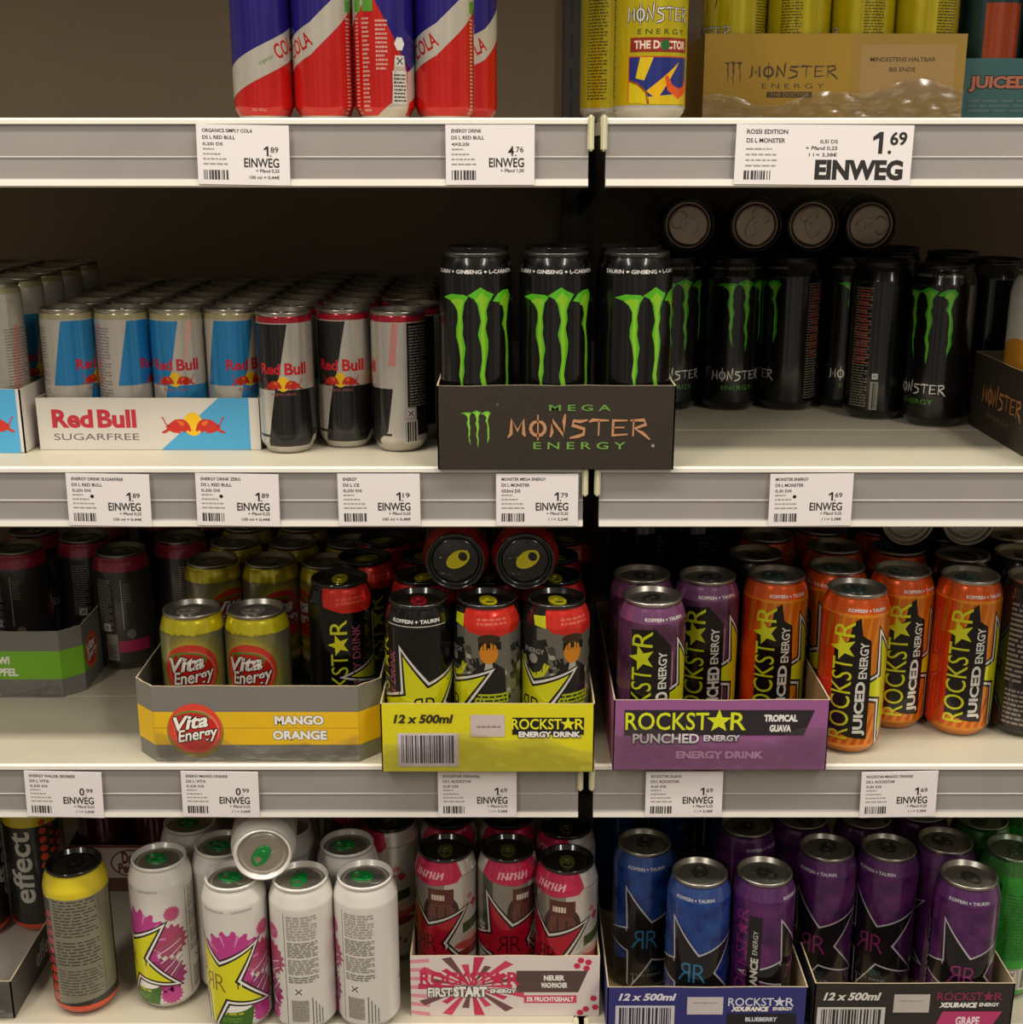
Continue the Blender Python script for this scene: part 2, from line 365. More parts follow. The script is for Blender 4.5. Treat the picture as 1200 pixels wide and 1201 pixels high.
def can(des, sh, px=None, py=None, Y=None, X=None, rot=0, label='', group=None, z=None, tab=None):
    d = D[des]; zz = SH[sh] if z is None else z; top = zz+d['H']
    if py is not None: Y = ray_y(py, top)
    if X is None: X = px_x(px, Y, top)
    for _ in range(40):                               # cans touch but never share space
        worst = None
        for (n, x, y, r, s) in PLACED:
            if s == zz:
                g = math.hypot(x-X, y-Y)-r-d['R']
                if g < -.0002 and (worst is None or g < worst[0]): worst = (g, x, y)
        if not worst: break
        g, x, y = worst; l = math.hypot(X-x, Y-y) or 1; X += (X-x)/l*(-g+.0001); Y += (Y-y)/l*(-g+.0001)
        Y = min(Y, WALL-.026-d['R'])
    m = Matrix.Translation((X, Y, zz+.0006)) @ Matrix.Rotation(math.radians(rot), 4, 'Z')
    root = link_can(d, m, (rng.uniform(0, 360) if tab is None else tab)-rot)
    tag(root, label, 'drink can', group)
    for (n, x, y, r, s) in PLACED:
        g = math.hypot(x-X, y-Y)-r-d['R']
        if s == zz and g < -.0008: print('OVERLAP %.1fmm: %s | %s' % (-g*1000, label[:50], n[:50]))
    PLACED.append((label, X, Y, d['R'], zz)); return root
def lying(des, px, Y, zc, roll, label, group=None, yaw=0, nose=0, tab=0):
    d = D[des]; X = px_x(px, Y, zc)
    m = Matrix.Translation((X, Y, zc)) @ Matrix.Rotation(math.radians(yaw), 4, 'Z') @ Matrix.Rotation(math.radians(90+nose), 4, 'X') @ Matrix.Translation((0, 0, -d['H'])) @ Matrix.Rotation(math.radians(roll), 4, 'Z')
    root = link_can(d, m, tab-roll); tag(root, label, 'drink can', group); return root

# ------------------------------------------------------------ can artwork
BK, WH, YE, GR = '#0d0c0b', '#e9e6df', '#dfe01a', '#58c41c'
def art_cola():
    a = Art(); lo = [(-41, 13), (41, 53), (83.2, 92)]; hi = [(-41, 39), (41, 79), (83.2, 118)]
    a.poly(hi+[(83.2, 127), (-41, 127)], '#251a72', 1); a.poly([(-41, 42), (-41, 127), (-83.2, 127), (-83.2, 122)], '#251a72', 1)
    a.poly([(-83.2, 92), (-66, 108), (-66, 127), (-83.2, 118)], '#b9b2a4', 1.3)
    a.poly(lo+hi[::-1], '#b9b2a4', 1.4)
    a.add(Art().text('organics', 8, -1, 4, '#3e7a30', 2, shear=.3, w=14).text('COLA', 32, 1, 13, '#b81c16', 2.2, w=28, bold=.02), 0, 46, rot=26)
    a.rect(-82, 88, -72, 98, '#5a9a34', 3); a.bars(-83, 6, -76, 84, 22, '#e0a090', 3, 4); a.bars(-70, 40, -60, 82, 12, '#e0a090', 3, 5)
    a.rect(74, 88, 82, 98, '#5a9a34', 3); a.bars(74, 4, 79, 84, 26, '#e0b0a0', 3, 9)
    a.poly([(-72, 2), (-40, 2), (-40, 14), (-44, 50), (-54, 50), (-57, 14)], '#b9b2a4', 3); a.ell(-49, 62, 5, 6, WH, 3.2, n=6)
    a.rect(-56, 13, -42, 40, '#d8d4cc', 3.2); a.bars(-55, 14, -43, 38, 8, '#4a4640', 3.4, 8); recycle(a, -49, 48, 9, 3.2)
    a.text('RED BULL', 0, 8, 2.2, '#e8a090', 2); a.rect(-83.2, 1, 83.2, 3.2, '#b9b2a4', 1)
    return a
def art_bull(main, sub, red='#c8203a', blk=False):
    a = Art()
    for k in (0,):
        a.poly([(k-46, 62), (k-6, 62), (k+6, 124), (k-34, 124)], main, 1)
        a.poly([(k-8, 62), (k+36, 62), (k+28, 7), (k-18, 7)], main, 1)
        if blk: a.rect(k-40, 16, k+42, 18.5, '#2a2826', 1.5)
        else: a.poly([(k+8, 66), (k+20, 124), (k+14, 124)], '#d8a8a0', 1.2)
        a.text('Red', k-2, 82, 10.5, red, 3, al='R', bold=.03); a.text('Bull', k+2, 82, 11.5, red, 3, al='L', bold=.03)
        a.add(bulls(.42, 3), k, 67)
        a.text('ENERGY DRINK', k, 58, 2.4, '#a85a50', 3)
    if blk:
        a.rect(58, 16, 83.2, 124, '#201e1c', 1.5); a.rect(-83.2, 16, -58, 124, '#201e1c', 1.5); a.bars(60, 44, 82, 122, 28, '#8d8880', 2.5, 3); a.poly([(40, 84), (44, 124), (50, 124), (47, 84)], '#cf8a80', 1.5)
        a.poly([(28, 62), (44, 62), (38, 20), (28, 12)], '#1b1918', 1.5)
    else:
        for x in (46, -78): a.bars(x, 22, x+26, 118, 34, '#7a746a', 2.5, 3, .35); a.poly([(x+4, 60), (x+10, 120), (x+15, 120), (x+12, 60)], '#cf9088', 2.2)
    if blk: a = a.add(Art().rect(45, 8, 58, 44, '#bab4a8', 2), 9, 0)
    recycle(a, 61, 38, 8, 2.9); a.rect(54, 9, 68, 31, '#d8d4cc', 2.6); a.code(55, 10, 67, 30, '#3a3632', None, 3, n=9)
    return a
def art_mega():
    a = Art(); cm = claw_mark('#5cc022', '#93d028')
    cm.it = [([(x*.94, y*1.2+44) for x, y in v], f, m, L) for v, f, m, L in cm.it]; a.add(cm)
    a.text('TAURIN + GINSENG + L-CARNITIN', 0, 177, 3.4, '#dcd9d2', 2, w=90, bold=.03)
    a.add(torn_word('MONSTER', 56, 9, WH), 0, 22); a.text('E N E R G Y', 0, 13, 4, GR, 2, w=34)
    a.bars(60, 30, 90, 150, 40, '#7d7468', 2, 4); a.text('TM', 46, 150, 3, '#bbb', 2)
    return a
def art_monster():
    a = Art(); a.add(claw_mark('#3fae2a', '#7cc832'), 0, 66, sc=.80)
    a.add(torn_word('MONSTER', 60, 9.5, WH, .15), 0, 36); a.text('ENERGY', 0, 27, 5, '#4d9a2c', 2, w=36)
    a.bars(66, 14, 86, 142, 44, '#8d8478', 2, 4); a.bars(70, 60, 84, 140, 18, '#b04a34', 2.4, 9); recycle(a, 94, 48, 6, 2); a.rect(90, 12, 98, 42, '#9a968e', 2); a.code(91, 13, 97, 41, '#222', None, 2.3, n=6)
    a.text('TAURIN + GINSENG + L-CARNITIN', 0, 157, 2.8, '#a8a49c', 2, w=80)
    return a
def art_rossi():
    a = Art(); cl = claw_mark('#4a1c10', '#c9a60c'); a.add(cl, 2, 106, sc=.44)
    a.add(cl, 2, 106, sc=.44)
    a.add(torn_word('MONSTER', 62, 11, '#d9d6ce', .13, 3, out='#2a2018'), 5, 84); a.text('E N E R G Y', 8, 75, 4.5, '#2e4a1c', 2, w=46)
    a.rect(-22, 58, 38, 70, '#8d2c20', 2); a.text('THE DOCTOR', 8, 64, 7, '#f0e4d0', 3, w=52, bold=.03, out='#b4441c', ow=.8)
    a.ell(10, 64, 4.5, 4.5, '#2e6a3a', 3.6)
    a.rect(-23, 15, 38, 54, '#26307a', 2); a.poly([(-23, 15)]+[(-23+19*math.cos(t*PI/16), 15+19*math.sin(t*PI/16)) for t in range(9)], '#d8c010', 3); a.poly([(-6, 25), (26, 50), (4, 18)], '#e8b414', 3.2); a.poly([(-16, 36), (-12, 54), (0, 54), (-8, 34)], '#e0c018', 3.2)
    a.poly([(-6, 20), (38, 24), (38, 14), (-10, 14)], '#d8b818', 2.8)
    a.stroke([(12, 38), (16, 28), (26, 23), (36, 27), (40, 36)], [3, 7, 9, 7, 4], '#e0561c', 3.4); a.stroke([(-23, 34), (-14, 31), (-6, 24), (-4, 14)], 2, '#8a4a14', 3.5)
    a.stroke([(-23, 15), (-23, 54), (38, 54)], 1, '#c84a18', 3.6)
    a.rect(0-104, 1, 104, 13, '#b0aaa0', 1.5)
    for k in (-66, 62): a.bars(k, 20, k+22, 150, 46, '#5c5410', 2, 6)
    return a
def art_vita():
    a = Art(); a.text('Taurin . Koffein . Vitamine', -4, 121.5, 3, '#6a6410', 3, w=62); a.add(vita_logo(28), 0, 84, sc=1, rot=0)
    a.rect(-26, 28, 26, 38, '#d8b018', 2); a.text('MANGO ORANGE', 0, 33, 4, WH, 3, bold=.03)
    a.bars(50, 20, 84, 108, 26, '#3a3630', 2, 3); a.rect(44, 40, 48, 60, '#c8c23a', 2); a.code(60, 14, 80, 30, '#222', '#cfcabf', 3)
    return a
def art_berry():
    a = Art(); a.bars(-30, 50, -12, 112, 22, '#8d8880', 2, 3); a.rect(-22, 14, -8, 46, '#8f8a82', 2); a.bars(-21, 16, -9, 34, 8, '#3a3632', 2.4, 4); recycle(a, -20, 54, 9, 2.6)
    a.rect(-7, 24, 30, 38, '#a81a50', 2); a.stroke([(0, 112), (0, 52)], .8, '#a8a49c', 2); a.ell(8, 46, 5, 6, '#6e6a62', 2); a.bars(2, 84, 10, 108, 8, '#6a6a58', 2, 5)
    a.ell(66, 70, 22, 24, '#7a1a34', 2); a.add(vita_logo(20), 66, 70)
    return a
def rock_side(a, word, wm, back, col=YE, star_fill=YE, edge='#e8e6e0', L=3, sx=42, sy=72, wcol=WH, rrc='#14120f'):
    a.add(big_star(sx, sy, 46, star_fill, 2, edge)); a.add(rr(18, rrc), sx+4, sy-2, dL=.5)
    a.poly(back, '#15100c', 5)
    a.add(rock_word(124, 20, col, None, col, 6.5, bold=-.002), -17, 80, rot=90)
    a.add(Art().text(word, -54, 0, 12.5, wcol, 6.5, al='L', w=58, bold=.04).text('ENERGY', 7, 0, 8.5, wcol, 6.5, al='L', w=38, bold=.02), 3.5, 76, rot=90)
    a.text('KOFFEIN + TAURIN', 6, 153, 3.4, WH, 2, w=42, bold=.03)
    a.bars(-92, 20, -62, 140, 34, '#8a8478', 2, 4); a.code(-90, 12, -66, 30, '#222', '#b8b4ac', 3)
    return a
def art_juiced():
    a = Art(); a.poly([(-50, 14), (-24, 14), (-24, 147), (-50, 147)], '#d8380c', .6); a.poly([(-104, 8), (-38, 8), (-38, 147), (-104, 147)], '#cf3a0e', .5)
    r = random.Random(2)
    for i in range(17):
        x = -40+i*9; a.poly([(x, 12), (x+5, 12), (x+16, 44), (x+12, 44)], '#c95808', .8); a.poly([(x+2, 112), (x+6, 112), (x+12, 146), (x+5, 146)], '#cf6a0c', .8)
    for i in range(7): a.poly([(2+i*8, 44), (6+i*8, 44), (12+i*8, 112), (7+i*8, 112)], '#d8780e', .8)
    return rock_side(a, 'JUICED', WH, [(-26, 26), (-4, 20), (12, 18), (12, 84), (10, 122), (1, 128), (-2, 146), (-9, 141), (-12, 122), (-26, 112)], '#d8dc20')
def art_punched():
    a = Art()
    a.stroke([(14, 24), (14, 120)], .8, '#c8a0c0', 2)
    return rock_side(a, 'PUNCHED', WH, [(-28, 17), (12, 17), (12, 126), (-4, 144), (-28, 142)], '#cdd61c')
def art_orig(promo=0):
    a = Art(); a.add(rock_word(110, 15, '#d4d820', None, YE, 3), -36, 78, rot=90); a.add(Art().text('ENERGY DRINK', 0, 0, 8, '#9a4a5e', 3, w=80, shear=.2, bold=.02), -22, 82, rot=90)
    a.text('KOFFEIN + TAURIN', 4, 153, 3.6, WH, 2, w=50, bold=.03); a.rect(-28, 148, 36, 148.8, '#cfccc4', 2)
    a.add(big_star(9, 67, 46, YE, 3)); a.add(rr(20, '#14120f', 5), 11, 66, dL=1); a.rect(-104, 8, 104, 11, '#b8a81a', 2)
    a.bars(62, 20, 92, 140, 34, '#8a8478', 2, 4)
    return a
def art_comic():
    a = Art(); r = random.Random(8)
    a.rect(-34, 14, 98, 146, '#6b695e', 1)
    for i in range(210):
        x, y = r.uniform(-34, 92), r.uniform(16, 130); q = r.uniform(3, 9)
        a.poly([(x, y), (x+q, y+r.uniform(-3, 3)), (x+q*.7, y+q*1.3), (x-q*.2, y+q)], r.choice(('#2a2a26', '#45443c', '#5e6044', '#6c6b60', '#1a1a18', '#a8a698')), 1.2+.007*i)
    a.ell(2, 122, 9, 11, '#d98a1c', 3.2); a.rect(-8, 125, 14, 133, '#1a1512', 3.4); a.ell(2, 136, 11, 5, '#3a2a18', 3.1)
    a.poly([(-14, 76), (20, 76), (18, 104), (8, 112), (-4, 112), (-14, 102)], '#1c1a18', 3); a.poly([(-3, 102), (7, 102), (5, 112), (-1, 112)], '#b8b4a4', 3.3)
    a.rect(-12, 70, 22, 80, '#b8c41c', 3.6); a.bars(-10, 71, 20, 79, 2, '#26300c', 4, 3); a.rect(-6, 63, 18, 68.5, '#a8b01c', 3.5)
    for i in range(5): a.rect(-20+i, 57-i*7, 36, 61.5-i*7, ('#9cae28', '#1c1c1a', '#a8a698')[i % 3], 3.5)
    a.ell(-38, 116, 16, 19, '#22211e', 3); a.stroke([(-52, 114), (-48, 102), (-38, 96), (-28, 100), (-23, 110)], 6, '#c9cc1e', 3.5); a.text('ENERGY', -38, 122, 5, '#b8b4ac', 3.6, w=24); a.ell(-38, 114, 5, 5, '#9a968c', 3.4)
    a.poly([(-26, 166), (38, 166), (42, 150), (34, 141), (8, 138), (-18, 142), (-26, 150)], '#d02a1c', 2.5); a.bars(-10, 149, 20, 157, 2, '#e06a58', 3, 3, .6)
    a.poly([(-40, 157), (-26, 158), (-24, 146), (-36, 148)], '#c8cc1e', 3); a.rect(-104, 8, 104, 13, '#b8a81a', 2)
    a.add(big_star(-44, 66, 46, YE, 5)); a.add(rr(20, '#14120f'), -42, 64, dL=3)
    return a
def art_redneck():
    a = Art(); a.poly([(-22, 166), (40, 166), (42, 150), (34, 139), (2, 140), (-18, 146)], '#c9261a', 2); a.bars(-4, 148, 24, 156, 2, '#d8503c', 3, 3, .6)
    a.add(rock_word(118, 17, '#d4d820', None, YE, 3), -3, 74, rot=90); a.add(Art().text('ENERGY DRINK', 0, 0, 9, '#9a4a5e', 3, w=84, shear=.1, bold=.02), 15, 84, rot=90)
    a.stroke([(28, 140), (34, 134), (34, 90), (28, 84), (22, 84)], .8, '#8a8880', 2.5); a.poly([(26, 30), (50, 30), (50, 66), (34, 60)], YE, 2)
    a.add(big_star(62, 74, 44, YE, 3)); return a
def art_splash():
    a = Art(); r = random.Random(4); P1, P2, P3 = '#c03a8c', '#9c2a6c', '#d88ab8'
    def gear(cx, cy, R, m, L):
        P = []
        for i in range(64):
            rr_ = R*(1 if (i//2) % 2 else .84)*(1+.03*r.uniform(-1, 1)); t = 2*PI*i/64; P.append((cx+rr_*math.cos(t), cy+rr_*math.sin(t)))
        a.poly(P, m, L)
    gear(2, 88, 34, P1, 1); gear(30, 44, 22, P2, 1.1); gear(36, 84, 20, '#b0446c', 1.2); gear(34, 20, 12, P1, 1.1); gear(40, 116, 9, '#c0507c', 1.1); gear(-30, 30, 12, P2, 1.1)
    for i in range(9): a.stroke([(20+i*1.5, 74-i*5), (48, 88-i*4)], 1.0, '#e6e2dc' if i % 2 else '#7a7470', 1.5)
    for i in range(10):
        t = i*.63; a.stroke([(2+16*math.cos(t), 88+16*math.sin(t)), (2+30*math.cos(t), 88+30*math.sin(t))], [.6, 3], P3, 1.3)
    a.add(big_star(-14, 60, 38, '#e0dc10', 3, '#f2efe8', rot=27)); a.add(rr(20, '#8a6a10'), -18, 60, dL=1)
    a.poly([(-32, 8), (20, 8), (24, 30), (-34, 30)], '#3c6a1c', 2.2); a.ell(-6, 32, 27, 6, '#f2efe8', 2.3); a.bars(-28, 22, 12, 27, 1, '#b8b81c', 2.8, 3); a.bars(-26, 14, 10, 20, 2, '#6a9a2c', 2.8, 5)
    a.text('GUARANA  .  GINSENG', 0, 143.5, 2.8, '#8a847c', 2, w=54)
    a.bars(60, 112, 92, 140, 9, '#a8a29a', 2, 11, .7); a.bars(60, 92, 92, 110, 8, '#8e8880', 2, 12, .7); a.bars(60, 72, 92, 90, 8, '#98928a', 2, 13, .7)
    a.bars(60, 62, 92, 70, 3, '#7e7870', 2, 14, .6); recycle(a, 70, 52, 11, 2, '#2a2826', '#e0ddd6'); a.rect(62, 16, 80, 42, '#a8a29a', 2); a.bars(62, 17, 80, 41, 9, '#8a847c', 2.3, 7, .6)
    a.stroke([(57, 12), (57, 142)], .6, '#5a5650', 2); 
    for i in range(4): a.stroke([(84+i*3.4, 12), (84+i*3.4, 44-i*5)], 1.1, '#6a655e', 2)
    return a
def art_first():
    a = Art(); r = random.Random(9)
    a.rect(20, 12, 98, 148, '#c9c2b6', 1); a.poly([(-34, 12), (20, 12), (20, 40), (-34, 52)], '#2a201c', 1.2)
    a.rect(-34, 60, -20, 148, '#3f4a40', 1.1); a.add(Art().text('FIRST START', 0, 0, 8, '#d8d4cc', 3, w=66, bold=.04, shear=.2), -35, 60, rot=90)
    a.ell(16, 108, 20, 22, '#3a2420', 1.5); a.ell(16, 106, 15, 17, '#6a3a30', 1.7); a.rect(2, 118, 30, 136, '#5a2c28', 2); a.bars(6, 122, 20, 130, 1, '#d8c8b8', 2.6, 3, .8)
    a.poly([(50, 112), (56, 106), (62, 112), (56, 118)], '#c8405c', 2); a.ell(50, 122, 4, 3, '#d07a84', 2)
    a.poly([(40, 80), (66, 84), (66, 96), (40, 92)], '#4a5a30', 2); a.ell(54, 66, 24, 6, '#c8524c', 2); a.ell(52, 56, 20, 5, '#8a2a30', 2.1); a.ell(56, 73, 18, 4, '#d8b0a0', 2.2)
    for i in range(26):
        x, y = r.uniform(26, 92), r.uniform(14, 48); s = r.uniform(2, 6); a.poly([(x, y), (x+s, y+1), (x+s*.6, y+s)], r.choice(('#8a2a3c', '#5a4a40', '#b8405c', '#3a3028')), 1.6)
    a.add(big_star(-4, 70, 42, '#b0102c', 3, '#d8d4cc', rot=22)); a.add(rr(20, '#4a0c16'), -2, 70, dL=1)
    a.poly([(-30, 165), (36, 165), (40, 150), (34, 143), (6, 139), (-22, 143), (-34, 150)], '#c82a54', 2); [a.stroke([(x, 147), (x+2.2, 155)], 1.8, '#f0b8c0', 3) for x in (-14, -10, -5, -1, 4, 8, 12, 17)]; a.stroke([(-10, 154), (-4, 148), (3, 154), (10, 148), (18, 153)], 1.4, '#f0b8c0', 3)
    return a
def art_xd(col, rrc, word):
    a = Art(); a.poly([(-50, 8), (46, 8), (46, 20), (20, 44), (0, 48), (-20, 42), (-50, 30)], '#120f12', .8)
    a.add(big_star(0, 66, 46, '#15131a', 2, '#c8c8cc', thin=True)); a.add(rr(22, rrc), 0, 68, dL=0)
    a.text('ENERGY DRINK', 0, 24, 3.4, '#7e8a8c', 2, w=40); a.bars(-14, 28, 14, 36, 3, '#2c5a60', 2, 3)
    a.add(rock_word(110, 14, rrc, None, rrc, 2.5), -64, 84, rot=90); a.rect(-57, 16, -43, 132, '#131116', 5)
    a.add(Art().text('XDURANCE', 0, 0, 8, '#d8d4cc', 6, w=66, bold=.04, al='L').text('ENERGY', 70, 0, 5, '#d8d4cc', 6, w=28, al='L'), -49, 18, rot=90)
    a.text('KOFFEIN + TAURIN', 0, 152, 3.4, '#cfd0d4', 2, w=42, bold=.02)
    a.rect(62, 14, 100, 146, '#1a181a', 1.5)
    for i in range(5): a.rect(66, 20+i*26, 76, 42+i*26, '#9c9890', 2); a.bars(80, 20+i*26, 98, 40+i*26, 6, '#6e6a66', 2, i)
    return a
def art_green():
    a = Art(); a.rect(-26, 14, 30, 40, '#a8a89c', 2); recycle(a, -8, 33, 9, 3); a.code(2, 16, 26, 38, '#222', '#c8c8bc', 3); a.rect(-30, 14, -28, 140, '#1c4a1c', 2); a.bars(-22, 50, 22, 130, 20, '#2c7a2c', 2, 5)
    a.add(big_star(76, 74, 40, '#15131a', 2, '#c8c8cc', thin=True)); return a
def art_effect():
    a = Art(); r = random.Random(3)
    a.add(Art().text('effect', 0, 0, 27, '#c9c8be', 2, w=92, bold=.02), -2, 88, rot=90)
    for row, x in enumerate((26, 36, 46, -58, -48)):
        for i in range(12-row % 3):
            s = (5.4, 4.2, 5.2, 4.6, 4)[row]-.12*i; c = ('#d8401c', '#d84a1e', '#c8402a', '#a83048')[min(3, i//4+(row % 3))]
            a.ell(x, 22+i*11+(row % 2)*5, max(1.6, s), max(1.6, s)*.95, c, 2, n=16)
    a.rect(-104, 3, 104, 14, '#d84a22', 1.5)
    a.poly([(50, 16), (103.5, 22), (103.5, 141), (50, 141)], '#7e7a68', 2); a.poly([(-103.5, 22), (-84, 24), (-84, 141), (-103.5, 141)], '#7e7a68', 2); a.bars(54, 96, 101, 140, 12, '#3a382c', 2.5, 7, .42); a.bars(54, 62, 101, 92, 8, '#3a382c', 2.5, 8, .42); a.bars(54, 26, 101, 58, 9, '#4a483a', 2.5, 9, .42)
    return a
def art_dark(c='#a04018'):
    a = Art(); a.rect(-20, 60, 20, 120, c, 2); a.bars(-30, 20, 26, 50, 8, '#4a5a58', 2, 3); return a
def art_locarb():
    a = Art(); a.rect(-103, 92, 103, 130, '#c9c4bc', 1); a.ell(-46, 70, 30, 34, '#c88a2c', 1.5); a.rect(-103, 20, 103, 46, '#4a8a98', 1.8); a.add(claw_mark('#c8a020'), 0, 66, sc=.8, dL=1); return a

D = {}
def design(name, *a, **k): D[name] = make_can(name, *a, **k)
SIL = '#b6b0a4'
design('cola', .0265, .135, '#bf1a15', art_cola(), neckR=.0250, neck=SIL, finish='can', lid='#a8a298', tab='#a8a298')
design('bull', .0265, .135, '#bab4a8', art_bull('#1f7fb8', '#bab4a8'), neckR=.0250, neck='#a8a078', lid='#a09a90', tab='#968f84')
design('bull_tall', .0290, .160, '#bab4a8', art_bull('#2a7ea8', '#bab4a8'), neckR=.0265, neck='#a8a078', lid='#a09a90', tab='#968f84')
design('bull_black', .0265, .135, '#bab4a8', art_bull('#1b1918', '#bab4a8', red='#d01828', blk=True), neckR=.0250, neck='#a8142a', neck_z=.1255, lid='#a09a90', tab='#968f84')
design('mega', .0330, .193, BK, art_mega(), lid='#1a1918', tab='#1a1918', lid_fin='gloss', neckR=.0285, foot='#1a1918', screw=True, rim='#2c2b29')
design('monster', .0330, .168, BK, art_monster(), lid='#85786a', tab='#85786a', foot='#8a8680', rim='#37342f')
design('rossi', .0330, .168, '#b5a50c', art_rossi(), lid='#a09a90', tab='#b5a50c')
design('vita', .0325, .140, '#vita', art_vita(), neck='#cfc21a', neck_z=.1245-.004, neckR=.0275, lid='#a8a49c', tab='#8f8a80')
design('berry', .0325, .140, '#2f2b27', art_berry(), neck='#96143a', neck_z=.1245-.004, neckR=.0275, lid='#7d7a74', tab='#6d6a64', finish='canmatte')
design('orig', .0330, .168, BK, art_orig(), lid='#16140f', tab='#8c1420', lid_fin='gloss', rim='#1a1918')
design('comic', .0330, .168, '#1a1917', art_comic(), lid='#12110f', tab='#c2b818', lid_fin='gloss', rim='#1a1918')
design('redneck', .0330, .168, BK, art_redneck(), lid='#12110f', tab='#c2b818', lid_fin='gloss', rim='#1a1918')
design('redband', .0330, .168, BK, art_redneck(), neck='#9c1c16', lid='#12110f', tab='#c2b818', lid_fin='gloss', rim='#1a1918', neck_z=.143)
design('punched', .0330, .168, '~#46203c~#6a3c5c', art_punched(), lid='#aaa59c', tab='#3a3632', neck='#7a4a72')
design('juiced', .0330, .168, '#e08a10', art_juiced(), lid='#aaa59c', tab='#2f4a44', neck='#d8560e')
design('splash', .0330, .168, '#dcd8d0', art_splash(), lid='#c0baae', tab='#149040', finish='canmatte', rim='#dcd8d0', rim_fin='canmatte')
design('first', .0330, .168, '#8a8478', art_first(), lid='#16150f', tab='#5c5c28', lid_fin='gloss', neck='#c8c2b8')
design('blue', .0330, .168, '~#0f2672~#22509c', art_xd('#1c3c9c', '#2a7aa8', ''), lid='#a09c92', tab='#35322c', neck='#344e8c')
design('violet', .0330, .168, '~#3a154a~#66296c', art_xd('#5a2468', '#8c2a70', ''), lid='#a09c92', tab='#35322c', neck='#5c3064')
design('green', .0330, .168, '~#1c8a24~#3cae3c', art_green(), lid='#8fa08a', tab='#3a5a34', neck='#3c7a34')
design('effect', .0330, .168, '#23241f', art_effect(), neck='#d6c21a', neck_z=.139, lid='#11100f', tab='#11100f', lid_fin='gloss', foot='#c8401c', finish='canmatte')
design('teal', .0330, .168, '#1c3a3c', art_dark(), lid='#3a4a4c', tab='#2a3a3c')
design('pepper', .0330, .135, '#4a0c20', Art(), lid='#8a8680', tab='#8a8680')
design('locarb', .0330, .168, '#c9c4bc', art_locarb(), lid='#a8a298', tab='#4a8a98')
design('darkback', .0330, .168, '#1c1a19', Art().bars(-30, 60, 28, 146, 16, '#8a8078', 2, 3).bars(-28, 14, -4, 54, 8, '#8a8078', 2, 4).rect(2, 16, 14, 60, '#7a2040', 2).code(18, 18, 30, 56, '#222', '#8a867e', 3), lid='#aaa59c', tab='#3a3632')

# effect can: orange red foot band belongs to the print
#----------------------------------------------------------- SHELVING
LX0, LX1, RX0, RX1 = -1.20, .0660, .0810, 1.33
def shelf(x0, x1, z, side, k, right_end, full=True):
    root = empty('shelf', ((x0+x1)/2, 0, z)); cx = (x0+x1)/2
    w = x1-x0
    bm = bmesh.new()
    box(bm, -w/2, w/2, .0, WALL-.005, -.012, 0, 0)
    box(bm, -w/2, w/2, .0, .0015, -.050, -.012, 0)
    for y in (.16,): box(bm, -w/2+.004, w/2-.004, y, y+.0025, 0, .0005, 0)
    bm_obj('shelf_board', bm, [mat('#b9b29d', 'steel')], root)
    # price rail: a lipped channel
    prof = [(0, 0), (-.0045, .0015), (-.0070, .0), (-.0072, -.0035), (-.0050, -.0048), (-.0050, -.0300), (-.0056, -.0306), (-.0056, -.0314), (-.0050, -.0320), (-.0050, -.0485), (-.0085, -.0492), (-.0092, -.0545), (-.0070, -.0560), (0, -.0560)]
    bm = bmesh.new(); A = [bm.verts.new((-w/2, y, zz)) for y, zz in prof]; B = [bm.verts.new((w/2, y, zz)) for y, zz in prof]
    for i in range(len(prof)-1):
        f = bm.faces.new((A[i], A[i+1], B[i+1], B[i])); f.material_index = 1 if i in (0, 1, 2, 10, 11, 12) else (2 if i in (5, 6, 7) else 0)
    bm.faces.new(A); bm.faces.new(B[::-1]); f = bm.faces.new((A[-1], A[0], B[0], B[-1]))
    bmesh.ops.recalc_face_normals(bm, faces=bm.faces[:])
    bm_obj('price_rail', bm, [mat('#96918c', 'plastic'), mat('#e2ddd2', 'plastic'), mat('#a8a29a', 'plastic')], root)
    # end caps
    for s in (-1, 1):
        bm = bmesh.new(); box(bm, s*(w/2)-(.0008 if s > 0 else .0045), s*(w/2)+(.0045 if s > 0 else .0008), -.010, .006, -.026, .004, 0, .0015)
        bm_obj('end_cap', bm, [mat('#cfcaa8', 'plastic')], root)
        bm = bmesh.new(); x = s*(w/2-.003); t = .0012
        P = [(.006, -.012), (.006, -.055), (WALL-.01, -.105), (WALL-.01, -.012)]
        a = [bm.verts.new((x-t, y, zz)) for y, zz in P]; b = [bm.verts.new((x+t, y, zz)) for y, zz in P]
        bm.faces.new(a); bm.faces.new(b[::-1])
        for i in range(4): bm.faces.new((a[i], a[(i+1) % 4], b[(i+1) % 4], b[i]))
        bmesh.ops.recalc_face_normals(bm, faces=bm.faces[:])
        bm_obj('bracket', bm, [mat('#3a352e', 'steel')], root)
    row = {0: 'added unseen shading', 1: 'top', 2: 'second', 3: 'third', 4: 'bottom'}[k]
    tag(root, '%s shelf in the %s bay, cream board with grey price rail' % (row, side), 'shelf', 'shelves of the %s bay' % side)
for k in (0, 1, 2, 3, 4):  # highest pair lies above the view, added to shade the top wall
    shelf(LX0, LX1, SH[k], 'left', k, True); shelf(RX0, RX1, SH[k], 'right', k, False)
bm = bmesh.new(); box(bm, -2.2, 2.4, WALL, WALL+.02, 0, 2.4)
o = bm_obj('wall_back', bm, [mat('#7d6d59', 'wall')]); o['kind'] = 'structure'
bm = bmesh.new(); box(bm, .062, .096, WALL-.022, WALL, 0, 2.4, 0, .001)
for i in range(60): box(bm, .0705, .0735, WALL-.0228, WALL-.0215, .05+i*.038, .075+i*.038, 1); box(bm, .0845, .0875, WALL-.0228, WALL-.0215, .05+i*.038, .075+i*.038, 1)
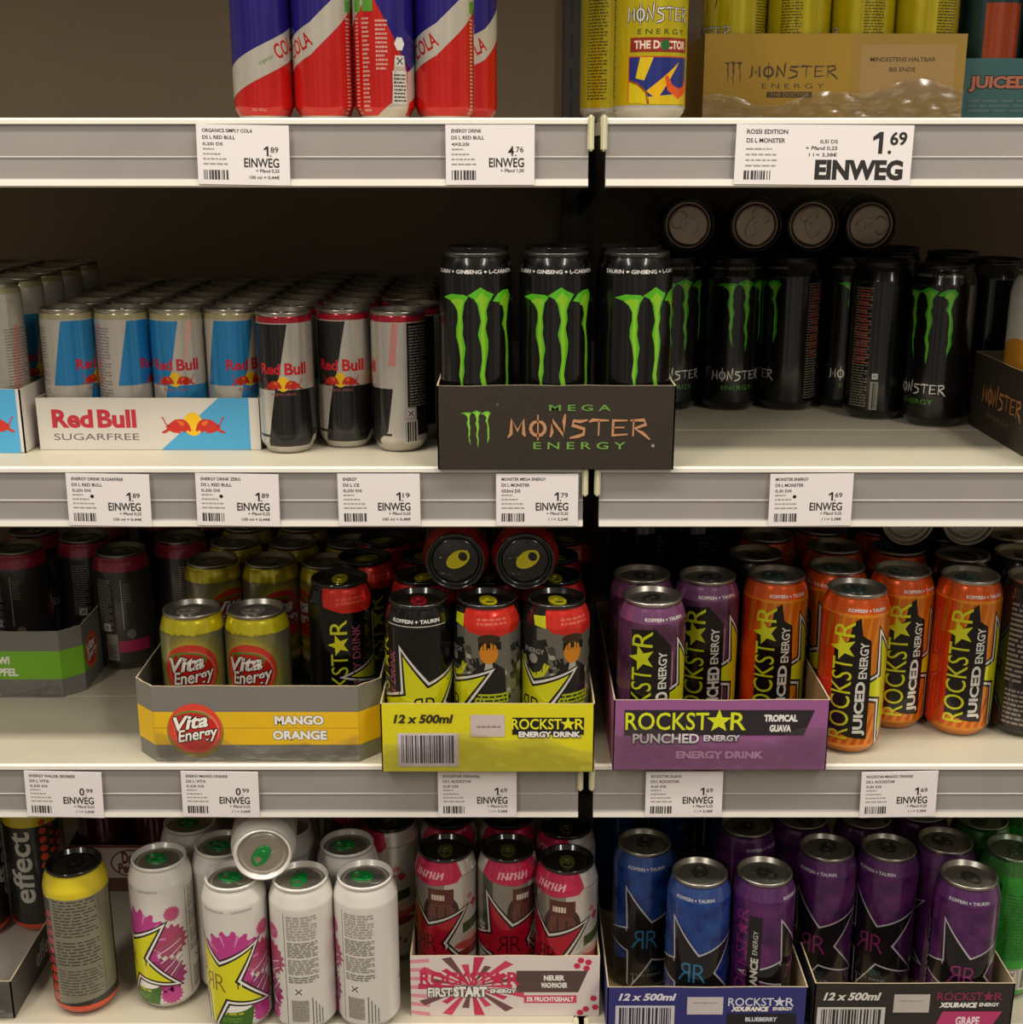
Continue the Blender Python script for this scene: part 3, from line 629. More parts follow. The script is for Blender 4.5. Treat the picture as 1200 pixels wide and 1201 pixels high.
o = bm_obj('trim_1', bm, [mat('#30291f', 'steel'), mat('#0c0b0a', 'steel')]); o['kind'] = 'structure'; o['label'] = 'dark slotted upright between the two shelf bays'
bm = bmesh.new(); box(bm, -3, 3, -4, .6, -.05, 0)
o = bm_obj('floor', bm, [mat('#8a8276', 'steel')]); o['kind'] = 'structure'
bm = bmesh.new(); box(bm, LX0, RX1, .03, .05, 0, .55)
o = bm_obj('baseboard_front', bm, [mat('#4a453e', 'steel')]); o['kind'] = 'structure'

# ------------------------------------------------------------ price labels
def price(k, px0, px1, lines, cents, big, foot2, where, dot=False, large=False, tilt=0, code_seed=1):
    z = SH[k]; zc = z-.0285; s = px_x(601, -.008, zc)-px_x(600, -.008, zc)
    x0, x1 = (px0-600)*s, (px1-600)*s; W = (x1-x0)*1000; H = 49.5
    a = Art(); K = '#211e1c'; G = '#9a948e'
    if not large:
        for i, t in enumerate(lines): a.text(t, 5, H-5-i*5.6, 3.0, K, 1, al='L', bold=.02, w=min(W*.66, len(t)*2.15))
        for i, w in enumerate((10, 15, 20, 21)): a.bars(5, 15.5+(3-i)*4.1, 5+w, 15.5+(3-i)*4.1+3, 1, G, 1, i+2, .45)
        a.code(5, 4, 26, 12, '#3a3532', None, 1, code_seed, 15)
        r = W-9
        if big[0] == '4' or True:
            (one(a, r-8.8, 28, 8.2, K) if big == '1' else a.text(big, r-8.6, 28, 8.2, K, 1, al='R', w=5.0, bold=.02)); a.text('.', r-7.2, 24.2, 1.3, K, 1, w=1.3); a.text(cents, r-.4, 29.2, 4.6, K, 1, al='R', w=6.6, bold=.01)
        a.text('EINWEG', r, 18.4, 7.8, K, 1, al='R', w=30, bold=.02)
        a.text(foot2[0], r, 11.6, 3.3, K, 1, al='R', w=20, bold=.015)
        if foot2[1]: a.text(foot2[1], r, 6.2, 3.3, K, 1, al='R', w=(26 if 'ml' in foot2[1] else 18), bold=.015)
        if dot: a.ell(23, 28, 1.7, 1.7, '#141210', 1.5)
    else:
        for i, t in enumerate(lines): a.text(t, 9, H-6-i*7.2, 3.8, K, 1, al='L', bold=.02, w=(35, 33)[i])
        for i, w in enumerate((22, 26, 27, 26)): a.bars(9, 14+(3-i)*4.6, 9+w, 17+(3-i)*4.6, 1, G, 1, i+2, .45)
        a.code(8, 4, 32, 11.5, '#3a3532', None, 1, 5, 15)
        for i, t in enumerate(('0,5l DS', '+ Pfand 0,25', '1 l = 3,38€')): a.text(t, W*.575, 35.5-i*5.4, 3.6, K, 1, al='R', w=(15, 27, 24)[i], bold=.015)
        one(a, W*.83, 35, 18, K); a.text('.', W*.87, 27.3, 3.2, K, 1, w=3.0); a.text('69', W*.965, 38.5, 11.5, K, 1, al='R', w=14.5, bold=.03)
        a.text('EINWEG', W*.955, 12.5, 17, K, 1, al='R', w=W*.50, bold=.05)
    bm = bmesh.new(); mats = [mat('#e6e0de', 'paper')]; hw = W/2000
    box(bm, -hw, hw, -.0004, .0004, -H/2000, H/2000, 0)
    build_art(a, lambda x, y, L: (x/1000-hw, -.0004-.0001*L, y/1000-H/2000), 'paper', mats, bm)
    o = bm_obj('price_label', bm, mats, None, ((x0+x1)/2, -.0098, z-.0042-H/2000)); o.rotation_euler = (0, math.radians(tilt), 0)
    tag(o, where, 'price label', 'price labels on the shelf rails')
PF = ('+ Pfand 0,25', '1 l = 3,38€')
price(1, 232, 340, ('ORGANICS SIMPLY COLA', 'DS L RED BULL', '0,25l DS'), '89', '1', ('+ Pfand 0,25', '100 ml = 0,44€'), 'white price label 1.89 under the red and blue cans on the top left rail', tilt=1, code_seed=2)
price(1, 523, 627, ('ENERGY DRINK', 'DS L RED BULL', '4X0,25l'), '76', '4', ('+ Pfand 1,00', None), 'white price label reading 4.76 on the top left rail', code_seed=3)
price(1, 862, 1069, ('ROSSI EDITION', 'DS L MONSTER'), '69', '1', PF, 'wide white price label with large EINWEG on the top right rail', large=True, tilt=.4)
B2 = ('+ Pfand 0,25', '100 ml = 0,44€')
price(2, 80, 177, ('ENERGY DRINK SUGARFREE', 'DS L RED BULL', '0,25l DS'), '89', '1', B2, 'white price label with black dot, leftmost on the second rail', dot=True, tilt=1, code_seed=4)
price(2, 231, 328, ('ENERGY DRINK ZERO', 'DS L RED BULL', '0,25l DS'), '89', '1', B2, 'white price label with black dot under the right end of the bull tray', dot=True, tilt=1, code_seed=5)
price(2, 397, 493, ('ENERGY', 'DS L CE', '0,25l DS'), '19', '1', ('+ Pfand 0,25', '100 ml = 0,48€'), 'white price label without dot under the silver and black cans with red necks', code_seed=6)
price(2, 582, 678, ('MONSTER MEGA ENERGY', 'DS L MONSTER', '553ml DS'), '79', '1', ('+ Pfand 0,25', '1 l = 3,24€'), 'white price label under the black tray with green claw mark', code_seed=7)
price(2, 902, 999, ('MONSTER ENERGY', 'DS L MONSTER', '0,5l DS'), '69', '1', PF, 'white price label with black dot on the second right rail', dot=True, tilt=-.5, code_seed=8)
price(3, 31, 121, ('ENERGY WALDB. ERDBEER', 'DS L VITA', '0,33l DS'), '99', '0', ('+ Pfand 0,25', '1 l = 3,00€'), 'white price label reading 0.99, leftmost on the third rail', tilt=1.5, code_seed=9)
price(3, 214, 304, ('ENERGY MANGO ORANGE', 'DS L VITA', '0,33l DS'), '99', '0', ('+ Pfand 0,25', '1 l = 3,00€'), 'white price label reading 0.99 under the grey tray with yellow band', tilt=.8, code_seed=10)
price(3, 514, 606, ('ROCKSTAR ORIGINAL', 'DS L ROCKSTAR', '0,5l DS'), '69', '1', PF, 'white price label under the yellow tray on the third rail', code_seed=11)
price(3, 757, 847, ('ROCKSTAR GUAVA', 'DS L ROCKSTAR', '0,5l DS'), '69', '1', PF, 'white price label with folded corner under the purple tray', tilt=-.3, code_seed=12)
price(3, 1009, 1098, ('ROCKSTAR MANGO ORANGE', 'DS L ROCKSTAR', '0,5l DS'), '69', '1', PF, 'white price label under the orange cans on the third right rail', tilt=-1.2, code_seed=13)

# ------------------------------------------------------------ trays
def tray(x0, x1, y0, y1, sh, h, outer, label, front=None, cut=0, inner='#8a7250', left=None, right=None, film=0, fin='card', cornerart=None, back=True, yaw=0, group='cardboard trays'):
    z = SH[sh]; root = empty('cardboard_tray', ((x0+x1)/2, (y0+y1)/2, z+.0003)); hx, hy = (x1-x0)/2, (y1-y0)/2
    root.rotation_euler = (0, 0, math.radians(yaw))
    fp = [(-hx+cut, -hy), (hx-cut, -hy)] + ([(hx, -hy+cut), (hx, hy-cut), (hx-cut, hy), (-hx+cut, hy), (-hx, hy-cut), (-hx, -hy+cut)] if cut else [(hx, hy), (-hx, hy)])
    names = ['front_panel', 'corner_panel', 'side_panel', 'corner_panel', 'back_panel', 'corner_panel', 'side_panel', 'corner_panel'] if cut else ['front_panel', 'side_panel', 'back_panel', 'side_panel']
    arts = {0: front, (2 if cut else 1): right, (6 if cut else 3): left}
    if cut and cornerart: arts[1] = cornerart; arts[7] = cornerart
    t = .0014; n = len(fp)
    bm = bmesh.new(); vb = [bm.verts.new((x, y, 0)) for x, y in fp]; vt = [bm.verts.new((x, y, .0004)) for x, y in fp]
    bm.faces.new(vb[::-1]); bm.faces.new(vt)
    for i in range(n): bm.faces.new((vb[i], vb[(i+1) % n], vt[(i+1) % n], vt[i]))
    bm_obj('tray_base', bm, [mat(inner, fin)], root)
    for i in range(n):
        if not back and names[i] == 'back_panel': continue
        p = Vector(fp[i]); q = Vector(fp[(i+1) % n]); d = (q-p).normalized(); nn = Vector((d.y, -d.x)); L = (q-p).length
        bm = bmesh.new(); mats = [mat(outer, fin), mat(inner, fin), mat('#b8a888', fin)]
        rr_ = random.Random(i*7+int(x0*1000)); N = 8; top = [h+(rr_.uniform(-.0006, .0006) if 0 < j < N else 0) for j in range(N+1)]
        for side, off, mi in ((0, 0, 0), (1, -t, 1)):
            lo = [bm.verts.new(tuple(p+d*L*j/N+nn*off)+(0,)) for j in range(N+1)]; hi = [bm.verts.new(tuple(p+d*L*j/N+nn*off)+(top[j],)) for j in range(N+1)]
            for j in range(N):
                f = bm.faces.new((lo[j], lo[j+1], hi[j+1], hi[j]) if side == 0 else (lo[j+1], lo[j], hi[j], hi[j+1])); f.material_index = mi
            if side == 0: h0, l0 = hi, lo
            else:
                for j in range(N): bm.faces.new((h0[j], h0[j+1], hi[j+1], hi[j])).material_index = 2
                for a_, b_, c_, d_ in ((l0[0], h0[0], hi[0], lo[0]), (l0[-1], lo[-1], hi[-1], h0[-1])): bm.faces.new((a_, b_, c_, d_)).material_index = 0
        A = arts.get(i)
        if A:
            A = A(L*1000, h*1000)
            def put(x, y, Lr, p=p, d=d, nn=nn):
                v = p+d*(x/1000)+nn*(.00025+.00006*Lr); return (v.x, v.y, y/1000)
            build_art(A, put, fin, mats, bm)
        bm_obj(names[i], bm, mats, root)
    if film:
        bm = bmesh.new(); nx, nz = 46, 9; rf = random.Random(int(x0*999)); ph = [rf.uniform(0, 6) for _ in range(6)]; V = []
        for j in range(nz):
            row = []
            for i in range(nx):
                u = i/(nx-1); v = j/(nz-1); topz = h*(film+.10*math.sin(u*5+ph[0])+.05*math.sin(u*17+ph[1]))
                yb = -.0016-.0020*abs(math.sin(u*9+v*7+ph[2])*math.sin(u*23-v*4+ph[3]))-.0012*math.sin(v*9+u*31+ph[4])**2
                row.append(bm.verts.new((-hx+cut+u*(2*(hx-cut)), -hy+yb, .001+v*topz)))
            V.append(row)
        for j in range(nz-1):
            for i in range(nx-1): bm.faces.new((V[j][i], V[j][i+1], V[j+1][i+1], V[j+1][i]))
        o = bm_obj('plastic_film', bm, [film_mat()], root, smooth=True); o['label'] = 'torn clear wrapping film'
    tag(root, label, 'cardboard tray', group)
    return root
def f_bull(W, H):
    a = Art().rect(0, 0, W, H, '#d4cec4', .3); a.poly([(W*.55, 0), (W*.955, 0), (W*.955, H), (W*.82, H)], '#4aa3cf', .8)
    a.text('Red', W*.065, H*.60, H*.36, '#c0283a', 2, al='L', bold=.04, w=W*.185); a.text('Bull', W*.27, H*.60, H*.36, '#c0283a', 2, al='L', bold=.04, w=W*.175)
    a.text('SUGARFREE', W*.068, H*.25, H*.13, '#6a6460', 2, al='L', w=W*.385); a.add(bulls(.66*W/208), W*.70, H*.47, dL=1); return a
def f_bull2(W, H): return Art().rect(0, 0, W*.98, H, '#4aa3cf', .3).add(bulls(.66), W-38, H*.45, dL=1)
def f_mega(W, H):
    a = Art().add(claw_mark('#62a832', '#8cc03c'), W*.155, H*.26, sc=.42*H/93); a.text('R', W*.255, H*.78, 2, '#8a8478', 2)
    a.text('M E G A', W*.60, H*.74, H*.075, '#5c8a38', 2, w=W*.26, bold=.02); a.add(torn_word('MONSTER', W*.60, H*.19, '#b8845c', .19), W*.595, H*.41)
    a.text('E N E R G Y', W*.60, H*.29, H*.085, '#6c9a40', 2, w=W*.39, bold=.01); a.ell(W*.91, H*.29, 1.6, 1.6, '#8a8478', 2); return a
def f_side_mon(W, H):
    return Art().add(torn_word('MONSTER', W*.52, H*.20, '#a8703c', .17), W*.42, H*.42).text('ENERGY', W*.40, H*.26, H*.07, '#6a5a3c', 2, w=W*.3)
def f_rossi(W, H):
    a = Art().rect(0, 0, W, H, '#957626', .3).rect(0, 0, W*.56, H, '#9c7a12', .5); B = '#3c2a10'
    a.add(claw_mark('#4a3410'), W*.105, H*.42, sc=.25); a.add(torn_word('MONSTER', W*.34, H*.12, B, .19), W*.345, H*.53)
    a.text('E N E R G Y', W*.345, H*.43, H*.055, B, 2, w=W*.24); a.rect(W*.245, H*.30, W*.42, H*.365, B, 2); a.text('THE DOCTOR', W*.333, H*.333, H*.04, '#957626', 3, w=W*.15)
    a.rect(W*.60, H*.3, W*.96, H*.88, '#9c7e48', 1); a.text('MINDESTENS HALTBAR', W*.76, H*.72, H*.05, B, 2, w=W*.25, bold=.02); a.text('BIS ENDE', W*.76, H*.61, H*.05, B, 2, w=W*.1, bold=.02); return a
def f_teal(W, H):
    return Art().text('JUICED', 8, H*.62, H*.24, '#a8644c', 2, al='L', w=62, bold=.05, out='#20302e', ow=.8).bars(10, H*.18, 90, H*.40, 3, '#4c6a68', 2, 3)
def f_vita(W, H):
    a = Art().rect(0, H*.22, W, H*.66, '#e0b40c', .5).rect(0, H*.44, W, H*.452, '#b8901c', .8)
    a.add(vita_logo(H*.33), W*.20, H*.44, dL=0); a.text('MANGO', W*.71, H*.55, H*.125, WH, 3, w=W*.24, bold=.05, out='#8a7a50', ow=.5); a.text('ORANGE', W*.71, H*.35, H*.125, WH, 3, w=W*.265, bold=.05, out='#8a7a50', ow=.5); return a
def c_vita(W, H): return Art().rect(0, H*.22, W, H*.66, '#e0b40c', .5)
def f_kiwi(W, H):
    return Art().rect(0, H*.27, W, H*.70, '#6fa81e', .5).text('KIWI', W-66, H*.56, H*.12, WH, 2, bold=.04, w=20).text('APFEL', W-63, H*.38, H*.12, WH, 2, bold=.04, w=30)
def c_kiwi(W, H): return Art().rect(0, H*.27, W, H*.70, '#6fa81e', .5)
def s_kiwi(W, H): return Art().rect(0, H*.27, 10, H*.70, '#6fa81e', .5).add(vita_logo(H*.26), 26, H*.52, dL=0)
def f_yel(W, H):
    a = Art().text('12 x 500ml', W*.06, H*.78, H*.13, '#2a260c', 2, al='L', w=W*.28, bold=.04, shear=.2); a.rect(W*.42, H*.52, W*.58, H*.84, '#c8b8b4', 1); a.bars(W*.45, H*.64, W*.56, H*.69, 1, '#8a7470', 2, 3)
    a.rect(W*.615, H*.55, W*.95, H*.80, '#17150c', 1.2); a.add(rock_word(W*.34, H*.155, '#e3dc18', None, '#e3dc18', 3, .015), W*.782, H*.705); a.text('ENERGY DRINK', W*.79, H*.555, H*.085, WH, 3, w=W*.29, bold=.05, out='#17150c', ow=.8)
    a.code(W*.095, H*.13, W*.345, H*.54, '#3c3a48', '#cfc4c4', 2, 4, 30); return a
def f_pur(W, H):
    a = Art().poly([(W*.52, H*.50), (W*.885, H*.50), (W*.93, H*.86), (W*.52, H*.86)], '#241c22', 1)
    a.rect(W*.05, H*.50, W*.60, H*.86, '#241c22', 1.2) ; a.add(rock_word(W*.56, H*.25, '#d4dc1c', None, '#d4dc1c', 3, .01), W*.335, H*.70)
    a.text('PUNCHED', W*.09, H*.455, H*.14, '#dcd2d8', 3, al='L', w=W*.31, bold=.03, out='#241c22', ow=.9); a.text('ENERGY', W*.42, H*.46, H*.09, '#dcd2d8', 3, al='L', w=W*.17, bold=.04, out='#241c22', ow=.8)
    a.text('TROPICAL', W*.775, H*.745, H*.10, WH, 3, w=W*.155, bold=.05); a.text('GUAVA', W*.775, H*.60, H*.10, WH, 3, w=W*.10, bold=.05); a.text('ENERGY DRINK', W*.50, H*.22, H*.11, '#d8a0c8', 2, w=W*.41, bold=.05); return a
def f_first(W, H):
    a = Art().rect(0, 0, W, H, '#d8ccc6', .2); R = '#b8244c'
    for i in range(7): a.poly([(0, H*(.04+.14*i)), (W*.10, H*(.0+.15*i)), (W*.10, H*(.06+.15*i)), (0, H*(.10+.14*i))], '#d88a98', .6)
    for i in range(22):
        t = 2*PI*i/22; c, s = math.cos(t), math.sin(t); R1 = 62*(1 if i % 2 else .7)
        cl = lambda x, y: (max(W*.04, min(W*.60, x)), max(1, min(H-1, y)))
        a.poly([(W*.32, H*.5), cl(W*.32+R1*math.cos(t-.09), H*.5+R1*.62*math.sin(t-.09)), cl(W*.32+R1*math.cos(t+.09), H*.5+R1*.62*math.sin(t+.09))], ('#c83a5c', '#6c4448', '#c02a50')[i % 3], .8+.01*i)
    a.rect(W*.56, H*.40, W*.95, H*.76, '#54403c', 1.2); a.poly([(W*.95, H*.84), (W*1., H*.84), (W*.93, H*.2), (W*.86, H*.2)], '#d8ccc6', 1.5)
    a.add(rock_word(W*.53, H*.22, '#c2244c', None, '#c2244c', 3, .03), W*.315, H*.63); a.text('FIRST', W*.09, H*.40, H*.16, WH, 3, al='L', w=W*.13, bold=.04, out='#4a3434', ow=.9); a.text('START', W*.225, H*.41, H*.18, WH, 3, al='L', w=W*.18, bold=.07, out='#4a3434', ow=.9)
    a.text('ENERGY', W*.42, H*.42, H*.07, WH, 3, al='L', w=W*.14, bold=.05, out='#4a3434', ow=.8)
    a.text('NEUER', W*.76, H*.64, H*.09, WH, 3, w=W*.11, bold=.05); a.text('WACHMACHER', W*.76, H*.52, H*.09, WH, 3, w=W*.14, bold=.05); a.rect(W*.60, H*.22, W*.88, H*.35, '#c83a5c', 2); a.text('5% FRUCHTGEHALT', W*.74, H*.285, H*.08, WH, 3, w=W*.25, bold=.04)
    for x, y in ((.90, .93), (.94, .9), (.88, .84), (.93, .80), (.97, .30), (.93, .12), (.98, .15), (.90, .06)): a.ell(W*x, H*y, 3.8, 3.8, '#c2244c', 2, n=6)
    return a
def f_blue(W, H):
    a = Art().text('12 x 500ml', W*.055, H*.80, H*.15, '#dcd8e4', 2, al='L', w=W*.29, bold=.04, shear=.25); a.code(W*.06, H*-0.0+2, W*.32, H*.58, '#26243a', '#c8c4cc', 2, 6, 30)
    a.rect(W*.40, H*.44, W*.58, H*.80, '#c4bcbc', 1); a.bars(W*.43, H*.66, W*.55, H*.70, 1, '#8a8084', 2, 2)
    a.add(rock_word(W*.33, H*.17, '#cfd0dc', None, '#cfd0dc', 3, .01), W*.77, H*.70); a.text('XDURANCE', W*.62, H*.555, H*.10, WH, 3, al='L', w=W*.19, bold=.06, shear=.2); a.text('ENERGY', W*.83, H*.56, H*.07, WH, 3, al='L', w=W*.10, bold=.04)
    a.rect(W*.60, H*.05, W*.95, H*.46, '#17151f', 1); a.text('BLUEBERRY', W*.775, H*.34, H*.09, '#cfd0dc', 3, w=W*.16, bold=.04); a.text('POMEGRANATE ACAI', W*.775, H*.18, H*.09, '#cfd0dc', 3, w=W*.29, bold=.03); return a
def f_grape(W, H):
    a = Art().text('12 x 500ml', W*.045, H*.76, H*.15, '#d8d4cc', 2, al='L', w=W*.29, bold=.04, shear=.25); a.code(W*.04, H*.02+1, W*.34, H*.52, '#26242a', '#c8c4c0', 2, 8, 30)
    a.rect(W*.40, H*.46, W*.58, H*.80, '#bcb4ac', 1); a.bars(W*.43, H*.66, W*.55, H*.69, 1, '#8a8084', 2, 2)
    a.add(rock_word(W*.33, H*.15, '#8c2450', None, '#8c2450', 3, .01), W*.78, H*.76); a.text('XDURANCE', W*.63, H*.60, H*.10, WH, 3, al='L', w=W*.19, bold=.06, shear=.2); a.text('ENERGY', W*.83, H*.61, H*.07, WH, 3, al='L', w=W*.10, bold=.04)
    a.poly([(W*.61, H*.12), (W*.89, H*.12), (W*.95, H*.48), (W*.65, H*.48)], '#b8386c', 1); a.text('GRAPE', W*.78, H*.30, H*.17, '#f0d4dc', 3, w=W*.12, bold=.04); return a
def f_pepper(W, H):
    a = Art().rect(0, H*.30, W, H, '#8a3038', .5).rect(0, 0, W, H*.30, '#6a4038', .6); a.rect(W*.25, H*.30, W, H*.96, '#c8b8b0', .8)
    a.ell(W*.60, H*.62, 26, H*.30, '#7c1c2c', 1.2); a.ell(W*.60, H*.62, 24, H*.27, '#d8ccc4', 1.5); a.text('Dr', W*.56, H*.74, H*.26, '#6c1424', 2, w=13, bold=.04); a.text('Pepper', W*.60, H*.48, H*.28, '#6c1424', 2, w=34, bold=.04); return a
def s_effect(W, H): return Art().text('effect', W*.30, H*.5, H*.5, '#c8c4bc', 2, w=58, bold=.02)

tray(.196, .462, .230, .430, 1, .088, '#957320', 'mustard yellow printed tray of yellow cans on the top right shelf', f_rossi, inner='#7a6030', film=.35)
tray(.468, .740, .255, .450, 1, .066, '#2e5a5c', 'dark teal tray at the right end of the top shelf', f_teal, inner='#2a4a4a')
BX0 = -.4590
tray(BX0, BX0+.2150, .069, .392, 2, .051, '#d4cec4', 'white and light blue low tray with two red bulls on a yellow sun', f_bull, inner='#b8a888', right=None)
tray(-.690, -.4680, .055, .400, 2, .062, '#d4cec4', 'light blue tray cut off by the left picture edge, second shelf', f_bull2, inner='#b8a888')
tray(-.0672, .1478, -.012, .262, 2, .0775, '#2b2317', 'black tray with green claw mark and copper lettering, overhanging the second shelf', f_mega, inner='#3a3024')
tray(.4870, .700, -.010, .190, 2, .078, '#2b2317', 'dark brown tray with copper lettering cut off by the right picture edge', f_mega, inner='#5a4a34', left=lambda W, H: f_side_mon(W, H))
tray(-.3720, -.1290, .004, .285, 3, .080, '#77746b', 'grey tray with yellow mango orange band and round red logo', f_vita, cut=.021, inner='#5c5850', cornerart=c_vita, film=.30)
tray(-.720, -.4760, .158, .445, 3, .077, '#6e6d66', 'grey tray with green kiwi band at the left end of the third shelf', f_kiwi, cut=.019, inner='#4c4a44', cornerart=c_kiwi, film=.22, right=s_kiwi)
tray(-.1260, .0800, -.019, .262, 3, .072, '#d6cd10', 'bright yellow tray with barcode and white date sticker', f_yel, inner='#b8a818', film=.45)
tray(.0985, .3065, -.015, .262, 3, .074, '#94568a', 'purple tropical guava tray at the left end of the third right shelf', f_pur, inner='#8a6c48', film=.55)
tray(-.1060, .0925, .011, .285, 4, .073, '#d8ccc6', 'white and pink starburst tray on the bottom shelf', f_first, inner='#b8a888')
tray(.0985, .3040, -.020, .256, 4, .058, '#2c2c70', 'dark blue tray with barcode and white sticker on the bottom shelf', f_blue, inner='#b8a37c', yaw=0)
tray(.3105, .5150, -.022, .256, 4, .064, '#2a2420', 'black tray with pink grape flash on the bottom shelf', f_grape, inner='#b8a37c')
tray(-.740, -.5250, .007, .330, 4, .045, '#55524c', 'grey tray with effect lettering on its side, bottom left corner', None, inner='#b0aaa0', right=s_effect, film=.8)
tray(-.545, -.4150, .247, .440, 4, .063, '#8a3038', 'red and white tray with round soda logo at the back of the bottom shelf', f_pepper, inner='#6a4038')
tray(.5230, .740, .060, .330, 4, .060, '#2f3a2a', 'dark tray cut off by the right picture edge, bottom shelf', None, inner='#b8a37c')

# ------------------------------------------------------------ cans, shelf by shelf
ORD = ['first', 'second', 'third', 'fourth', 'fifth', 'sixth', 'seventh', 'eighth']
g = 'red and blue cans on the top shelf'
can('cola', 1, 302, Y=.040, rot=0, label='slim red can with blue top and silver diagonal band, leftmost on the top shelf', group=g)
can('cola', 1, 371, Y=.040, rot=-104, label='slim red can with silver band high up, second from left on the top shelf', group=g)
can('cola', 1, 443, Y=.040, rot=142, label='slim red can showing text and white recycling label on the top shelf', group=g)
can('cola', 1, 511, Y=.048, rot=-100, label='slim red can partly in front of another, fourth from left on the top shelf', group=g)
can('cola', 1, 548, Y=.098, rot=-52, label='slim red and blue can half hidden behind the fourth red can', group=g)
g = 'yellow cans on the top shelf'
can('rossi', 1, 767, Y=.085, rot=0, label='tall yellow can with sun picture standing in front of the mustard tray', group=g)
can('rossi', 1, 724, Y=.160, rot=60, label='yellow can showing small print behind the sun picture can', group=g)
for i, (x, r) in enumerate(((.230, -75), (.2965, -150), (.3625, -118), (.4285, 118))):
    can('rossi', 1, X=x, Y=.266, rot=r, label='yellow can in the mustard tray, %s from left' % ORD[i], group=g)
for i in range(3): can('rossi', 1, X=.262+.066*i, Y=.330, rot=90, label='yellow can in the back row of the mustard tray, %s from left' % ORD[i], group=g)
for i in range(3): can('teal', 1, X=.5035+.0665*i, Y=.290, rot=(8, -10, 20)[i], label='dark teal can with orange patch in the teal tray, %s from left' % ORD[i], group='dark teal cans on the top shelf')

g = 'silver and blue cans in the bull tray'
R1 = (-35, -22, -6, 34)
for j in range(6):
    for i in range(4):
        r = R1[i] if j == 0 else rng.uniform(-180, 180)
        lab = ['slim silver and blue can showing its text side, first in the bull tray front row', 'slim silver and blue can, second from left in the bull tray front row', 'slim silver can with the whole bull mark facing forward in the bull tray', 'slim silver can with blue facing forward at the right of the bull tray front row'][i] if j == 0 else 'silver and blue can, %s row of the bull tray, %s from left' % (ORD[j], ORD[i])
        can('bull', 2, X=BX0+.0280+.0532*i, Y=.0985+.0532*j, rot=(78, 98, 2, 45)[i] if j == 0 else r, label=lab, group=g)
g = 'taller silver and blue cans in the left tray'
for j in range(5):
    can('bull_tall', 2, X=-.4990, Y=.086+.0600*j, rot=(-50, 60, 0, 30, 90)[j], label='taller silver and blue can in the left tray, %s along its right side' % ORD[j], group=g)
    can('bull_tall', 2, X=-.5585, Y=.086+.0600*j, rot=(20, 60, 0, 30, 90)[j], label='taller silver and blue can in the left tray, %s in its second column' % ORD[j], group=g)
g = 'silver and black cans with red necks'
cols = [(-.2170, .0735), (-.1630, .0970), (-.1085, .0800)]
for c, (x, y) in enumerate(cols):
    j = 0; yy = y
    while yy < .45:
        r = (3, -3, -104)[c] if j == 0 else rng.uniform(-180, 180)
        lab = ('slim black and silver can with red neck, leftmost, bull mark facing forward', 'black and silver can between the leftmost red necked can and the barcode can', 'slim silver can with red neck showing barcode and text')[c] if j == 0 else 'slim can with red neck, %s behind the front one in column %s from the left' % (ORD[j-1], ORD[c])
        can('bull_black', 2, X=x, Y=yy, rot=r, label=lab, group=g); j += 1; yy += .0535 if not (c == 2 and j == 1) else .107
yy = .290; j = 0
while yy < .45:
    can('bull_black', 2, X=-.054, Y=yy, rot=100, label='slim can with red neck right behind the claw mark tray, %s of its column' % ORD[j], group=g); yy += .0535; j += 1
can('bull_black', 2, X=-.0950, Y=.1340, rot=170, label='slim dark can with red neck squeezed beside the black claw mark tray', group=g)

g = 'tall black cans in the claw mark tray'
for j in range(2):
    for i, x in enumerate((-.0325, .0400, .1130)):
        can('mega', 2, X=x+(0, .003, .001)[i]*j, Y=.028+.072*j, rot=((-1, -3, 17)[i] if j == 0 else 150), label='extra tall can with green claws, %s from left in the %s row' % (ORD[i], ('front', 'back')[j]), group=g)
g = 'black cans with thin green claw marks'
for (px, Y, r, lab) in ((1110, .198, -52, 'frontmost black can with green claws alone near the right end'), (861, .287, 8, 'black can with green claws and white lettering facing forward, back of the second right shelf'),
                        (792, .290, 8, 'black can half hidden right beside the black claw tray'), (930, .287, -92, 'black can showing red and white small print'), (999, .300, 10, 'black can between the small print can and the front claw cans'),
                        (1048, .252, 180, 'black can tucked behind the frontmost black can, at its left'),
                        (1168, .262, 150, 'black can behind the dark brown tray at the right picture edge')):
    can('monster', 2, px, Y=Y, rot=r, label=lab, group=g)
for i in range(6): can('monster', 2, X=.175+.0675*i, Y=.362+(.006 if i == 4 else 0), rot=rng.uniform(0, 360), label='black can in the row behind the claw cans, %s from left' % ORD[i], group=g)
for i in range(5): can('monster', 2, X=.195+.0675*i, Y=.430, rot=rng.uniform(0, 360), label='black can in the rearmost row of the second right shelf, %s from left' % ORD[i], group=g)
for i, (px, r, tb) in enumerate(((808, 10, 240), (887, 100, 150), (954, 60, 200), (1022, 200, 90))):
    lying('monster', px, .292, SH[2]+.168+.0332, r, 'black can lying with its lid forward on top of the black cans, %s from left' % ORD[i], 'black cans lying lid forward', tab=tb)
for i in range(3): can('locarb', 2, X=.5220+.0665*i, Y=.112, rot=15, label='pale can with orange and blue print in the right dark brown tray, %s from left' % ORD[i], group='pale cans in the right dark brown tray')

